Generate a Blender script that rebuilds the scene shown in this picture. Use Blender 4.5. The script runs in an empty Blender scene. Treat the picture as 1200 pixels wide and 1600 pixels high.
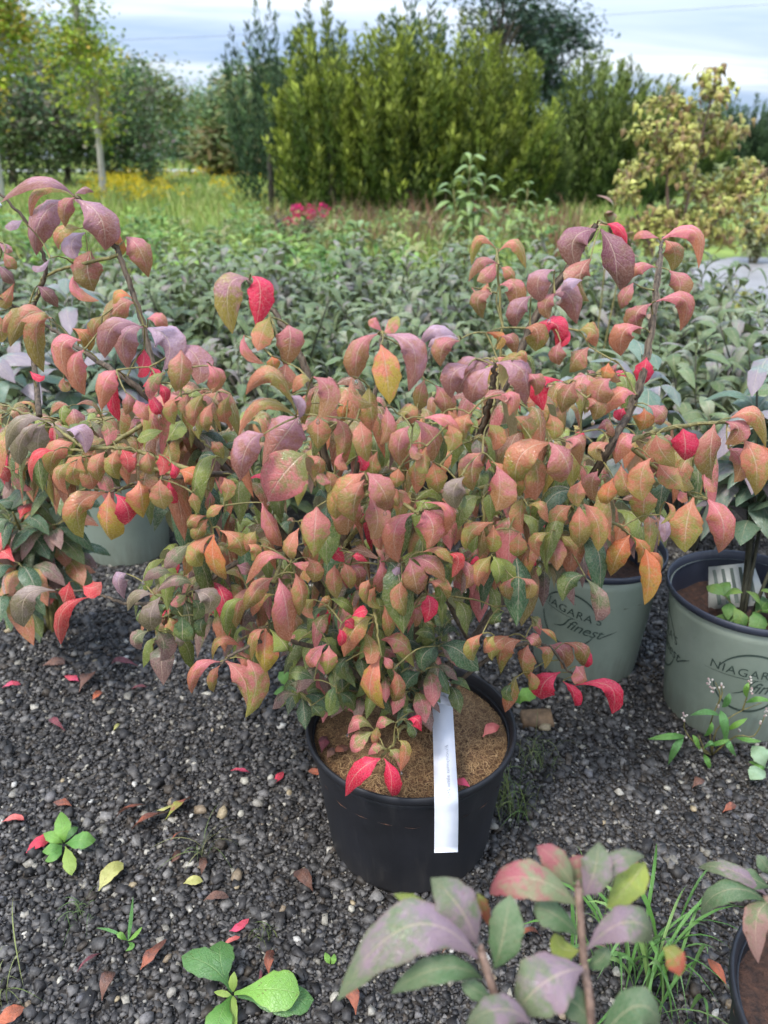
import bpy, math, random
import numpy as np
from mathutils import Matrix, Vector
R = math.radians
random.seed(7); rng = np.random.default_rng(7)
sc = bpy.context.scene
col = sc.collection

# ------------------------------------------------------------------ camera
H = 1.03; PITCH = R(24.8); FPX = 1200.0
CAM = np.array([0, 0, H])
cd = bpy.data.cameras.new('camera'); cam = bpy.data.objects.new('camera', cd); col.objects.link(cam)
cam.location = (0, 0, H); cam.rotation_euler = (R(90) - PITCH, 0, 0)
cd.sensor_fit = 'VERTICAL'; cd.sensor_height = 36; cd.sensor_width = 27; cd.lens = 27
cd.clip_start = 0.02; cd.clip_end = 5000
cd.dof.use_dof = True; cd.dof.focus_distance = 0.98; cd.dof.aperture_fstop = 5.6
sc.camera = cam

# ------------------------------------------------------------------ world and sun
SUN_EL, SUN_AZ = R(56), R(-140)          # azimuth measured from +Y towards +X
w = bpy.data.worlds.new('World'); sc.world = w; w.use_nodes = True
nt = w.node_tree; nt.nodes.clear()
def nd(nt, t, **kw):
    n = nt.nodes.new(t)
    for k, v in kw.items(): setattr(n, k, v)
    return n
def lk(nt, a, b): nt.links.new(a, b)
def math_n(nt, op, a, b=None, clamp=False):
    n = nd(nt, 'ShaderNodeMath', operation=op); n.use_clamp = clamp
    for i, v in enumerate((a, b)):
        if v is None: continue
        if isinstance(v, (int, float)): n.inputs[i].default_value = v
        else: lk(nt, v, n.inputs[i])
    return n.outputs[0]
def mixc(nt, fac, a, b, blend='MIX'):
    n = nd(nt, 'ShaderNodeMix', data_type='RGBA', blend_type=blend)
    for s, v in ((n.inputs[0], fac), (n.inputs[6], a), (n.inputs[7], b)):
        if isinstance(v, (int, float)): s.default_value = v
        elif isinstance(v, (tuple, list)): s.default_value = (*v[:3], 1)
        else: lk(nt, v, s)
    return n.outputs[2]
def ramp(nt, fac, stops):
    n = nd(nt, 'ShaderNodeValToRGB'); cr = n.color_ramp
    while len(cr.elements) > 1: cr.elements.remove(cr.elements[-1])
    for i, (p, c) in enumerate(stops):
        e = cr.elements[0] if i == 0 else cr.elements.new(p)
        e.position = p; e.color = (*c[:3], 1) if isinstance(c, (tuple, list)) else (c, c, c, 1)
    if not isinstance(fac, (int, float)): lk(nt, fac, n.inputs[0])
    return n.outputs[0]
sky = nd(nt, 'ShaderNodeTexSky', sky_type='NISHITA'); sky.sun_disc = False
sky.sun_elevation = SUN_EL; sky.sun_rotation = SUN_AZ; sky.air_density = 1.0; sky.dust_density = 1.5; sky.ozone_density = 1.5
tc = nd(nt, 'ShaderNodeTexCoord')
sx = nd(nt, 'ShaderNodeSeparateXYZ'); lk(nt, tc.outputs['Generated'], sx.inputs[0])
zz = math_n(nt, 'ADD', math_n(nt, 'MAXIMUM', sx.outputs[2], 0.0), 0.11)
cx = nd(nt, 'ShaderNodeCombineXYZ')
lk(nt, math_n(nt, 'DIVIDE', sx.outputs[0], zz), cx.inputs[0]); lk(nt, math_n(nt, 'DIVIDE', sx.outputs[1], zz), cx.inputs[1])
mp = nd(nt, 'ShaderNodeMapping'); mp.inputs['Rotation'].default_value = (0, 0, R(-14)); mp.inputs['Scale'].default_value = (0.36, 0.95, 1)
mp.inputs['Location'].default_value = (2.5, 1.25, 0.3)
lk(nt, cx.outputs[0], mp.inputs[0])
nz = nd(nt, 'ShaderNodeTexNoise'); nz.inputs['Scale'].default_value = 1.0; nz.inputs['Detail'].default_value = 7; nz.inputs['Roughness'].default_value = 0.5; nz.inputs['Distortion'].default_value = 0.5
lk(nt, mp.outputs[0], nz.inputs[0])
cloud = ramp(nt, nz.outputs[0], [(0.34, (3.0, 4.4, 7.0)), (0.46, (4.8, 6.0, 8.2)), (0.54, (6.6, 7.6, 9.2)), (0.62, (9.0, 9.6, 10.4)), (0.72, (11.0, 11.1, 11.3))])
# overcast sky: the cloud deck brightens from the horizon to the zenith (about 1 : 3)
grad = math_n(nt, 'ADD', 0.46, math_n(nt, 'MULTIPLY', math_n(nt, 'MAXIMUM', sx.outputs[2], 0.0), 0.95))
gv = nd(nt, 'ShaderNodeVectorMath', operation='SCALE'); lk(nt, cloud, gv.inputs[0]); lk(nt, grad, gv.inputs['Scale'])
skyc = mixc(nt, 0.88, sky.outputs[0], gv.outputs[0])
bg = nd(nt, 'ShaderNodeBackground'); bg.inputs[1].default_value = 0.1; lk(nt, skyc, bg.inputs[0])
wo = nd(nt, 'ShaderNodeOutputWorld'); lk(nt, bg.outputs[0], wo.inputs[0])

sl = bpy.data.lights.new('sun', 'SUN'); sl.energy = 1.5; sl.angle = R(12); sl.color = (1, 0.96, 0.9)
so = bpy.data.objects.new('sun', sl); col.objects.link(so)
sd = Vector((math.sin(SUN_AZ) * math.cos(SUN_EL), math.cos(SUN_AZ) * math.cos(SUN_EL), math.sin(SUN_EL)))
so.rotation_euler = sd.to_track_quat('Z', 'Y').to_euler()
vs = sc.view_settings; vs.view_transform = 'Standard'; vs.look = 'None'; vs.gamma = 1; vs.exposure = 1.2; vs.use_curve_mapping = False
sc.cycles.use_denoising = True; sc.cycles.use_adaptive_sampling = True; sc.cycles.adaptive_threshold = 0.025
try: sc.cycles.denoiser = 'OPENIMAGEDENOISE'
except Exception: pass
sc.cycles.max_bounces = 6; sc.cycles.diffuse_bounces = 3; sc.cycles.glossy_bounces = 2; sc.cycles.transmission_bounces = 5; sc.cycles.transparent_max_bounces = 6
sc.cycles.sample_clamp_indirect = 8

# ------------------------------------------------------------------ helpers
def lin(c):
    c = np.asarray(c, float) / 255.0
    return np.where(c <= 0.04045, c / 12.92, ((c + 0.055) / 1.055) ** 2.4)
def L3(*c): return tuple(float(v) for v in lin(c))
CP, SP = math.cos(PITCH), math.sin(PITCH)
def ray(px, py):
    xc, yc = (px - 600) / FPX, (800 - py) / FPX
    return np.array([xc, CP + yc * SP, -SP + yc * CP])
def P(px, py, Y):
    d = ray(px, py); return CAM + d * (Y / d[1])
def PD(px, py, D): return CAM + ray(px, py) * D
def G(px, py, z=0.0):
    d = ray(px, py); return CAM + d * ((z - H) / d[2])
def depth(p): return p[1] * CP - (p[2] - H) * SP
def nrm(v):
    v = np.asarray(v, float); return v / np.maximum(np.linalg.norm(v, axis=-1, keepdims=True), 1e-9)
def put(o, parent=None, label=None, cat=None, group=None, kind=None):
    col.objects.link(o)
    if parent is not None: o.parent = parent
    if label: o['label'] = label
    if cat: o['category'] = cat
    if group: o['group'] = group
    if kind: o['kind'] = kind
    return o
def empty(name, loc, **kw):
    o = bpy.data.objects.new(name, None); o.location = [float(v) for v in loc]; o.empty_display_size = 0.05
    return put(o, **kw)
def mesh_np(name, V, Fs, mat, uv=None, ca=None, cb=None, smooth=True):
    me = bpy.data.meshes.new(name)
    V = np.asarray(V, np.float32)
    if isinstance(Fs, np.ndarray): Fs = [Fs]
    Fs = [np.asarray(f, np.int32) for f in Fs if len(f)]
    loops = np.concatenate([f.ravel() for f in Fs]); starts = []; o = 0
    for f in Fs:
        starts.append(o + np.arange(len(f)) * f.shape[1]); o += f.size
    starts = np.concatenate(starts).astype(np.int32)
    me.vertices.add(len(V)); me.vertices.foreach_set('co', V.ravel())
    me.loops.add(len(loops)); me.loops.foreach_set('vertex_index', loops)
    me.polygons.add(len(starts)); me.polygons.foreach_set('loop_start', starts)
    me.update(calc_edges=True)
    if uv is not None:
        l = me.uv_layers.new(name='UVMap'); l.data.foreach_set('uv', np.asarray(uv, np.float32)[loops].ravel())
    for nm, c in (('ca', ca), ('cb', cb)):
        if c is not None:
            c = np.asarray(c, np.float32)
            if c.ndim == 1: c = np.tile(c, (len(V), 1))
            if c.shape[1] == 3: c = np.concatenate([c, np.ones((len(c), 1), np.float32)], 1)
            me.attributes.new(nm, 'FLOAT_COLOR', 'POINT').data.foreach_set('color', c.ravel())
    if smooth: me.polygons.foreach_set('use_smooth', np.ones(len(starts), bool))
    if mat: me.materials.append(mat)
    return me
class Batch:
    def __init__(s): s.V, s.F, s.uv, s.ca, s.cb, s.n = [], {}, [], [], [], 0
    def add(s, V, F, uv=None, ca=None, cb=None):
        V = np.asarray(V, float); m = len(V); s.V.append(V)
        for f in (F if isinstance(F, list) else [F]):
            if len(f): s.F.setdefault(f.shape[1], []).append(np.asarray(f) + s.n)
        s.uv.append(np.zeros((m, 2)) if uv is None else uv)
        for lst, c in ((s.ca, ca), (s.cb, cb)):
            c = np.ones(4) if c is None else np.asarray(c, float)
            if c.shape[-1] == 3: c = np.concatenate([c, np.ones(c.shape[:-1] + (1,))], -1)
            lst.append(np.tile(c, (m, 1)) if c.ndim == 1 else c)
        s.n += m
    def mesh(s, name, mat, smooth=True, attrs=True, origin=None):
        V = np.concatenate(s.V)
        if origin is not None: V = V - np.asarray(origin)
        Fs = [np.concatenate(f) for f in s.F.values()]
        if attrs: return mesh_np(name, V, Fs, mat, np.concatenate(s.uv), np.concatenate(s.ca), np.concatenate(s.cb), smooth)
        return mesh_np(name, V, Fs, mat, smooth=smooth)
    def obj(s, name, mat, parent=None, smooth=True, attrs=True, origin=None, **kw):
        return put(bpy.data.objects.new(name, s.mesh(name, mat, smooth, attrs, origin)), parent=parent, **kw)
def tube(pts, rad, k=6, cap=True):
    pts = np.asarray(pts, float); n = len(pts)
    rad = np.broadcast_to(np.asarray(rad, float), (n,)) if np.ndim(rad) == 0 or len(np.atleast_1d(rad)) == n else np.interp(np.linspace(0, 1, n), np.linspace(0, 1, len(rad)), rad)
    T = nrm(np.gradient(pts, axis=0))
    ref = np.array([0.31, 0.2, 0.93]) if abs(T[:, 2]).mean() < 0.8 else np.array([0.93, 0.3, 0.1])
    A = nrm(np.cross(T, ref)); B = np.cross(T, A)
    a = np.linspace(0, 2 * math.pi, k, endpoint=False)
    V = pts[:, None] + rad[:, None, None] * (A[:, None] * np.cos(a)[None, :, None] + B[:, None] * np.sin(a)[None, :, None])
    V = V.reshape(-1, 3); i = np.arange(n - 1)[:, None] * k; j = np.arange(k)[None]
    F = np.stack([i + j, i + (j + 1) % k, i + k + (j + 1) % k, i + k + j], -1).reshape(-1, 4)
    out = [F]
    if cap: out += [np.arange(k)[::-1][None], ((n - 1) * k + np.arange(k))[None]]
    return V, out
def spline(pts, n):
    pts = np.asarray(pts, float)
    if len(pts) == 2: return pts[0] + np.linspace(0, 1, n)[:, None] * (pts[1] - pts[0])
    Q = np.concatenate([[2 * pts[0] - pts[1]], pts, [2 * pts[-1] - pts[-2]]])
    m = len(pts) - 1; out = []
    for t in np.linspace(0, m, n):
        i = min(int(t), m - 1); f = t - i; a, b, c, d = Q[i:i + 4]
        out.append(0.5 * (2 * b + (c - a) * f + (2 * a - 5 * b + 4 * c - d) * f * f + (3 * b - a - 3 * c + d) * f ** 3))
    return np.array(out)
def lathe(prof, n=48):
    prof = np.asarray(prof, float); m = len(prof); a = np.linspace(0, 2 * math.pi, n, endpoint=False)
    V = np.stack([prof[:, None, 0] * np.cos(a), prof[:, None, 0] * np.sin(a), np.broadcast_to(prof[:, None, 1], (m, n))], -1).reshape(-1, 3)
    i = np.arange(m - 1)[:, None] * n; j = np.arange(n)[None]
    F = np.stack([i + j, i + (j + 1) % n, i + n + (j + 1) % n, i + n + j], -1).reshape(-1, 4)
    return V, F
PT = [0, .05, .12, .24, .38, .52, .66, .78, .88, .95, 1]
PW = {'ell': [.05, .06, .24, .62, .90, 1, .96, .80, .53, .27, .02],
      'obo': [.05, .055, .16, .42, .72, .93, 1, .95, .74, .42, .02],
      'ova': [.05, .09, .42, .82, .99, 1, .90, .70, .44, .22, .02],
      'fol': [.07, .14, .38, .72, .94, 1, .93, .74, .48, .24, .02],
      'rnd': [.10, .11, .14, .30, .72, .95, 1, .97, .82, .55, .05],
      'lan': [.10, .25, .52, .82, .98, 1, .9, .7, .45, .22, .02]}
def leaf_geo(b, m, t, w, toward, ns=12, nc=4, cup=.3, wave=.08, shape='ell', ph=0., tipcurl=0.):
    b, m, t = (np.asarray(v, float) for v in (b, m, t)); c = 2 * m - (b + t) / 2
    s = np.linspace(0, 1, ns + 1)[:, None]
    p = (1 - s) ** 2 * b + 2 * s * (1 - s) * c + s * s * t
    T = nrm(np.gradient(p, axis=0)); tw = nrm(toward)
    S = np.cross(T, np.broadcast_to(tw, p.shape)); ln = np.linalg.norm(S, axis=1)
    S0 = nrm(np.cross(t - b, tw)); S = nrm(S + 0.25 * S0)
    S = nrm(S - T * (S * T).sum(1, keepdims=True)); N = np.cross(S, T)
    Ln = np.linalg.norm(t - b); p = p - N * (np.maximum(0, s - .62) ** 2 * Ln * tipcurl)
    hw = w / 2 * np.interp(s[:, 0], PT, PW[shape])
    u = np.linspace(-1, 1, nc + 1)
    off = (np.abs(u) ** 1.5)[None] * hw[:, None] * cup
    wav = np.sin(s * 11 + ph + u[None] * 2.0) * (hw[:, None] * wave) * np.abs(u)[None]
    jag = 1 + .055 * np.sin(s * 23 + ph * 3 + np.sign(u)[None] * 1.7) + .03 * np.sin(s * 41 + ph * 7 - np.sign(u)[None])
    V = p[:, None] + S[:, None] * (u[None] * hw[:, None] * jag * (1 - .12 * cup))[..., None] + N[:, None] * (wav - off)[..., None]
    k = nc + 1; i = np.arange(ns)[:, None] * k; j = np.arange(nc)[None]
    F = np.stack([i + j, i + j + 1, i + k + j + 1, i + k + j], -1).reshape(-1, 4)
    uv = np.stack([np.broadcast_to((u + 1) / 2, (ns + 1, nc + 1)), np.broadcast_to(s, (ns + 1, nc + 1))], -1).reshape(-1, 2)
    return V.reshape(-1, 3), F, uv
def tmpl(ns=5, nc=2, arch=.25, cup=.3, w=.42, shape='ell', wave=.06, ph=0.):
    return leaf_geo((0, 0, 0), (0, .5, .0 + arch * .45), (0, 1 - arch * .25, -arch * .5), w, (0, 0, 1), ns, nc, cup, wave, shape, ph)
def frames(d, n):
    T = nrm(d); S = nrm(np.cross(T, n)); N = np.cross(S, T)
    return np.stack([S, T, N], -1)
def inst(tm, pos, Rm, scl):
    V, F = tm[0], tm[1]; N = len(pos); m = len(V)
    scl = np.asarray(scl, float)
    if scl.ndim == 1: scl = scl[:, None].repeat(3, 1)
    out = np.einsum('nij,nmj->nmi', Rm, V[None] * scl[:, None]) + np.asarray(pos)[:, None]
    return out.reshape(-1, 3), (F[None] + (np.arange(N) * m)[:, None, None]).reshape(-1, F.shape[1])
def rep(c, m): return np.repeat(np.asarray(c, float), m, 0)
def jit(c, n, amt=.12):
    c = np.asarray(c, float); return np.clip(c[None] * (1 + rng.normal(0, amt, (n, 1))) * (1 + rng.normal(0, amt * .4, (n, 3))), 0.002, 1)
def addleaves(B, tm, pos, Rm, scl, ca, cb=None):
    V, F = inst(tm, pos, Rm, scl); m = len(tm[0]); N = len(pos)
    ca = np.concatenate([np.asarray(ca)[:, :3], rng.random((N, 1))], 1)
    B.add(V, F, np.tile(tm[2], (N, 1)), rep(ca, m), rep(ca if cb is None else np.asarray(cb), m))
def rdir(n):
    return nrm(rng.normal(size=(n, 3)))

# ------------------------------------------------------------------ materials
def newmat(name):
    m = bpy.data.materials.new(name); m.use_nodes = True; t = m.node_tree; t.nodes.clear()
    o = nd(t, 'ShaderNodeOutputMaterial'); p = nd(t, 'ShaderNodeBsdfPrincipled'); lk(t, p.outputs[0], o.inputs[0])
    return m, t, p, o
def noise(t, vec, scale, detail=3, rough=.55, dim='3D', out=0):
    n = nd(t, 'ShaderNodeTexNoise', noise_dimensions=dim); n.inputs['Scale'].default_value = scale
    n.inputs['Detail'].default_value = detail; n.inputs['Roughness'].default_value = rough
    if vec is not None: lk(t, vec, n.inputs['Vector'])
    return n.outputs[out]
def bump(t, h, p, strength=.3, dist=.002):
    b = nd(t, 'ShaderNodeBump'); b.inputs['Strength'].default_value = strength; b.inputs['Distance'].default_value = dist
    lk(t, h, b.inputs['Height']); lk(t, b.outputs[0], p.inputs['Normal']); return b.outputs[0]
def leaf_material(name, rough=.25, trans=.25, vein=1.0, spec=.7, mott=.5, rib=(.95, .72, .55), under=(.55, .5, .32)):
    m, t, p, o = newmat(name)
    ca = nd(t, 'ShaderNodeAttribute', attribute_name='ca'); cb = nd(t, 'ShaderNodeAttribute', attribute_name='cb')
    uv = nd(t, 'ShaderNodeUVMap'); s = nd(t, 'ShaderNodeSeparateXYZ'); lk(t, uv.outputs[0], s.inputs[0])
    x = math_n(t, 'MULTIPLY', math_n(t, 'ABSOLUTE', math_n(t, 'SUBTRACT', s.outputs[0], .5)), 2.0); v = s.outputs[1]
    cv = nd(t, 'ShaderNodeCombineXYZ'); lk(t, s.outputs[0], cv.inputs[0]); lk(t, math_n(t, 'MULTIPLY', v, 2.0), cv.inputs[1])
    lk(t, math_n(t, 'MULTIPLY', ca.outputs['Alpha'], 41.0), cv.inputs[2])
    n1 = noise(t, cv.outputs[0], 2.2, 3, .6); n2 = noise(t, cv.outputs[0], 13, 3, .65); n3 = noise(t, cv.outputs[0], 42, 2, .6)
    f = math_n(t, 'ADD', math_n(t, 'MULTIPLY', math_n(t, 'SUBTRACT', n1, .5), 3.8), math_n(t, 'MULTIPLY', math_n(t, 'SUBTRACT', v, .36), 1.9))
    f = math_n(t, 'ADD', f, math_n(t, 'MULTIPLY', math_n(t, 'SUBTRACT', n2, .5), 1.3))
    f = ramp(t, math_n(t, 'ADD', f, 0.2, clamp=True), [(.05, 0.), (.9, 1.)])
    c = mixc(t, f, ca.outputs[0], cb.outputs[0])
    # blemishes and fine mottling
    c = mixc(t, math_n(t, 'MULTIPLY', ramp(t, n2, [(.33, 1.), (.52, 0.)]), .32 * mott), c, mixc(t, 1.0, c, (.45, .33, .30), 'MULTIPLY'))
    c = mixc(t, math_n(t, 'MULTIPLY', ramp(t, n3, [(.4, 0.), (.7, 1.)]), .10 * mott), c, (.62, .45, .42))
    nsp = noise(t, cv.outputs[0], 6.5, 2, .5)
    c = mixc(t, ramp(t, nsp, [(.70, 0.), (.76, .75)]), c, L3(104, 66, 44))
    # midrib and side veins
    wv = math_n(t, 'SUBTRACT', .085, math_n(t, 'MULTIPLY', v, .055))
    mid = math_n(t, 'SUBTRACT', 1.0, math_n(t, 'DIVIDE', x, wv), clamp=True)
    sv = math_n(t, 'FRACT', math_n(t, 'SUBTRACT', math_n(t, 'MULTIPLY', v, 7.5), math_n(t, 'ADD', math_n(t, 'MULTIPLY', x, 1.9), math_n(t, 'MULTIPLY', n1, .9))))
    sv = math_n(t, 'MULTIPLY', math_n(t, 'SUBTRACT', 1.0, math_n(t, 'DIVIDE', math_n(t, 'ABSOLUTE', math_n(t, 'SUBTRACT', sv, .5)), .10), clamp=True), math_n(t, 'SUBTRACT', 1.0, x, clamp=True))
    vein_m = math_n(t, 'MAXIMUM', math_n(t, 'MULTIPLY', mid, vein), math_n(t, 'MULTIPLY', sv, .36 * vein), clamp=True)
    c = mixc(t, vein_m, c, mixc(t, .5, c, rib))
    vo = nd(t, 'ShaderNodeTexVoronoi', feature='DISTANCE_TO_EDGE'); vo.inputs['Scale'].default_value = 11; lk(t, cv.outputs[0], vo.inputs['Vector'])
    net = ramp(t, vo.outputs['Distance'], [(.0, 1.), (.09, 0.)])
    c = mixc(t, math_n(t, 'MULTIPLY', net, .16 * vein), c, rib)
    rim_ = math_n(t, 'MULTIPLY', ramp(t, x, [(.86, 0.), (.99, 1.)]), .30)
    c = mixc(t, rim_, c, mixc(t, 1., c, (.80, .42, .36), 'MULTIPLY'))
    g = nd(t, 'ShaderNodeNewGeometry')
    cu = mixc(t, .45, c, under)
    c = mixc(t, g.outputs['Backfacing'], c, cu)
    lk(t, c, p.inputs['Base Color'])
    lk(t, math_n(t, 'ADD', rough - .08, math_n(t, 'MULTIPLY', n2, .2)), p.inputs['Roughness'])
    p.inputs['Specular IOR Level'].default_value = spec
    hh = math_n(t, 'SUBTRACT', math_n(t, 'MULTIPLY', n2, .8), math_n(t, 'ADD', math_n(t, 'MULTIPLY', math_n(t, 'MAXIMUM', mid, sv), .9), math_n(t, 'MULTIPLY', net, .35)))
    bn = bump(t, hh, p, .6, .0013)
    tr = nd(t, 'ShaderNodeBsdfTranslucent'); lk(t, c, tr.inputs[0])
    mx = nd(t, 'ShaderNodeMixShader'); mx.inputs[0].default_value = trans
    lk(t, p.outputs[0], mx.inputs[1]); lk(t, tr.outputs[0], mx.inputs[2]); lk(t, mx.outputs[0], o.inputs[0])
    return m
M = {}
M['leaf'] = leaf_material('autumn_leaf')
M['gleaf'] = leaf_material('waxy_leaf', rough=.30, trans=.14, vein=.8, spec=.4, mott=.45, rib=(.78, .62, .42), under=(.35, .42, .14))
M['wleaf'] = leaf_material('weed_leaf', rough=.38, trans=.2, vein=.5, mott=.3, rib=(.5, .6, .25), under=(.2, .3, .1))
M['dry'] = leaf_material('fallen_leaf', rough=.45, trans=.05, vein=.5, mott=.8, rib=(.5, .3, .2), under=(.4, .25, .18))
def attr_mat(name, rough=.6, trans=.2, spec=.3, ns=6., na=.35):
    m, t, p, o = newmat(name); ca = nd(t, 'ShaderNodeAttribute', attribute_name='ca')
    n = noise(t, nd(t, 'ShaderNodeNewGeometry').outputs['Position'], ns, 3)
    c = mixc(t, na, ca.outputs[0], mixc(t, 1., ca.outputs[0], ramp(t, n, [(.3, .45), (.7, 1.5)]), 'MULTIPLY'))
    lk(t, c, p.inputs['Base Color']); p.inputs['Roughness'].default_value = rough; p.inputs['Specular IOR Level'].default_value = spec
    if trans:
        tr = nd(t, 'ShaderNodeBsdfTranslucent'); lk(t, c, tr.inputs[0]); mx = nd(t, 'ShaderNodeMixShader'); mx.inputs[0].default_value = trans
        lk(t, p.outputs[0], mx.inputs[1]); lk(t, tr.outputs[0], mx.inputs[2]); lk(t, mx.outputs[0], o.inputs[0])
    return m
M['foliage'] = attr_mat('tree_foliage', .6, .25, .25, 1.5)
M['grass'] = attr_mat('grass_blade', .5, .25, .3, 4.)
M['stone'] = attr_mat('gravel_stone', .55, 0, .4, 300., .6)
M['petal'] = attr_mat('petal', .5, .3, .3, 20.)
def bark_mat(name, c1, c2, sc_=60, rough=.75, st=.5):
    m, t, p, o = newmat(name); tc = nd(t, 'ShaderNodeTexCoord'); mp = nd(t, 'ShaderNodeMapping'); mp.inputs['Scale'].default_value = (1, 1, .25)
    lk(t, tc.outputs['Object'], mp.inputs[0]); n = noise(t, mp.outputs[0], sc_, 5, .65)
    lk(t, ramp(t, n, [(.3, L3(*c1)), (.68, L3(*c2))]), p.inputs['Base Color']); p.inputs['Roughness'].default_value = rough
    bump(t, n, p, st, .004); return m
M['bark'] = bark_mat('shrub_bark', (44, 36, 30), (112, 96, 78), 260)
M['twig'] = bark_mat('pinkish_twig', (84, 64, 56), (142, 116, 100), 260, .6)
M['gtwig'] = bark_mat('green_twig', (86, 84, 46), (150, 138, 84), 200, .6)
M['dtwig'] = bark_mat('dark_twig', (38, 40, 34), (84, 82, 66), 120)
M['tbark'] = bark_mat('tree_bark', (58, 52, 46), (110, 100, 90), 9)
M['pale'] = bark_mat('pale_bark', (140, 134, 124), (196, 190, 178), 7)
M['chip'] = bark_mat('wood_chip', (84, 66, 48), (140, 112, 84), 60)

def ground_mat():
    m, t, p, o = newmat('dark_gravel'); g = nd(t, 'ShaderNodeNewGeometry').outputs['Position']
    v = nd(t, 'ShaderNodeTexVoronoi'); v.inputs['Scale'].default_value = 110; lk(t, g, v.inputs['Vector'])
    n = noise(t, g, 3, 4); n2 = noise(t, g, .35, 4)
    c = ramp(t, v.outputs['Color'], [(.1, L3(40, 38, 38)), (.5, L3(64, 61, 59)), (.85, L3(92, 88, 84)), (1., L3(150, 144, 134))])
    c = mixc(t, ramp(t, n, [(.4, 0.), (.75, .5)]), c, L3(60, 50, 38))
    s = nd(t, 'ShaderNodeSeparateXYZ'); lk(t, g, s.inputs[0])
    # older part of the yard: pale, dusty crushed stone past the shrub bed
    f = ramp(t, math_n(t, 'ADD', math_n(t, 'MULTIPLY', s.outputs[1], .1), math_n(t, 'MULTIPLY', math_n(t, 'SUBTRACT', n2, .5), .3)), [(.26, 0.), (.36, 1.)])
    c = mixc(t, f, c, mixc(t, n, L3(120, 116, 114), L3(176, 172, 170)))
    lk(t, c, p.inputs['Base Color']); p.inputs['Roughness'].default_value = .45
    bump(t, v.outputs['Distance'], p, .7, .006); return m
M['ground'] = ground_mat()
def simple_noise_mat(name, c1, c2, scale, rough=.8, bst=.2, bd=.01):
    m, t, p, o = newmat(name); g = nd(t, 'ShaderNodeNewGeometry').outputs['Position']; n = noise(t, g, scale, 5, .6)
    lk(t, ramp(t, n, [(.3, L3(*c1)), (.7, L3(*c2))]), p.inputs['Base Color']); p.inputs['Roughness'].default_value = rough
    bump(t, n, p, bst, bd); return m
M['meadow'] = simple_noise_mat('meadow_soil', (86, 104, 42), (136, 154, 66), 1.3, .9)
M['road'] = simple_noise_mat('pale_road', (150, 148, 146), (182, 180, 176), .6, .85)
M['soil'] = simple_noise_mat('potting_soil', (38, 26, 20), (88, 58, 42), 90, .85, .8, .01)
def pot_mat(name, c1, c2, rough, dust=.16):
    m, t, p, o = newmat(name); tc = nd(t, 'ShaderNodeTexCoord'); n = noise(t, tc.outputs['Object'], 7, 6, .65); n2 = noise(t, tc.outputs['Object'], 180, 2)
    mp = nd(t, 'ShaderNodeMapping'); mp.inputs['Scale'].default_value = (1, 1, .12); lk(t, tc.outputs['Object'], mp.inputs[0]); n3 = noise(t, mp.outputs[0], 55, 4, .7)
    c = ramp(t, n, [(.3, L3(*c1)), (.72, L3(*c2))])
    s = nd(t, 'ShaderNodeSeparateXYZ'); lk(t, tc.outputs['Object'], s.inputs[0])
    dirt = math_n(t, 'MULTIPLY', ramp(t, math_n(t, 'ADD', math_n(t, 'MULTIPLY', s.outputs[2], -7.), math_n(t, 'MULTIPLY', n3, 1.3)), [(.1, 0.), (.75, 1.)]), dust * 3.)
    c = mixc(t, dirt, c, L3(86, 78, 66))
    c = mixc(t, math_n(t, 'MULTIPLY', ramp(t, n3, [(.55, 0.), (.8, 1.)]), dust), c, L3(150, 148, 140))
    lk(t, c, p.inputs['Base Color'])
    lk(t, math_n(t, 'ADD', rough, math_n(t, 'MULTIPLY', n, .25)), p.inputs['Roughness']); bump(t, n2, p, .15, .001); return m
M['potgreen'] = pot_mat('sage_green_plastic', (128, 140, 126), (148, 158, 144), .36)
M['potblack'] = pot_mat('black_plastic', (24, 25, 29), (38, 39, 45), .42, .05)
M['rimblack'] = pot_mat('dark_rim_plastic', (40, 44, 56), (58, 62, 76), .3)
M['ink'] = simple_noise_mat('pot_print_ink', (52, 66, 60), (70, 84, 76), 40, .5)
def coir_mat():
    m, t, p, o = newmat('coir'); ca = nd(t, 'ShaderNodeAttribute', attribute_name='ca'); lk(t, ca.outputs[0], p.inputs['Base Color']); p.inputs['Roughness'].default_value = .8; return m
M['coir'] = coir_mat()
M['coirbase'] = simple_noise_mat('coir_mat_base', (70, 48, 34), (126, 92, 66), 120, .9, .8, .006)
M['paper'] = simple_noise_mat('white_tag_plastic', (206, 209, 219), (220, 222, 230), 30, .4, .05)
M['pencil'] = simple_noise_mat('pencil_grey', (150, 154, 166), (172, 174, 182), 90, .7)
M['stripe'] = simple_noise_mat('white_label_stock', (150, 154, 150), (178, 180, 176), 30, .5)
M['cable'] = simple_noise_mat('cable_rubber', (60, 62, 66), (80, 82, 86), 3, .7)

# ------------------------------------------------------------------ large structure
def sheet(name, x0, x1, y0, y1, z, mat, nx=1, ny=1, **kw):
    xs = np.linspace(x0, x1, nx + 1); ys = np.linspace(y0, y1, ny + 1); X, Y = np.meshgrid(xs, ys)
    V = np.stack([X, Y, np.full_like(X, z)], -1).reshape(-1, 3); k = nx + 1
    i = np.arange(ny)[:, None] * k; j = np.arange(nx)[None]
    F = np.stack([i + j, i + j + 1, i + k + j + 1, i + k + j], -1).reshape(-1, 4)
    return put(bpy.data.objects.new(name, mesh_np(name, V, F, mat)), kind='structure', **kw)
ground = sheet('ground', -1500, 1500, -60, 3000, 0, M['ground'], label='dark wet gravel yard surface under the pots', cat='ground')
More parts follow.
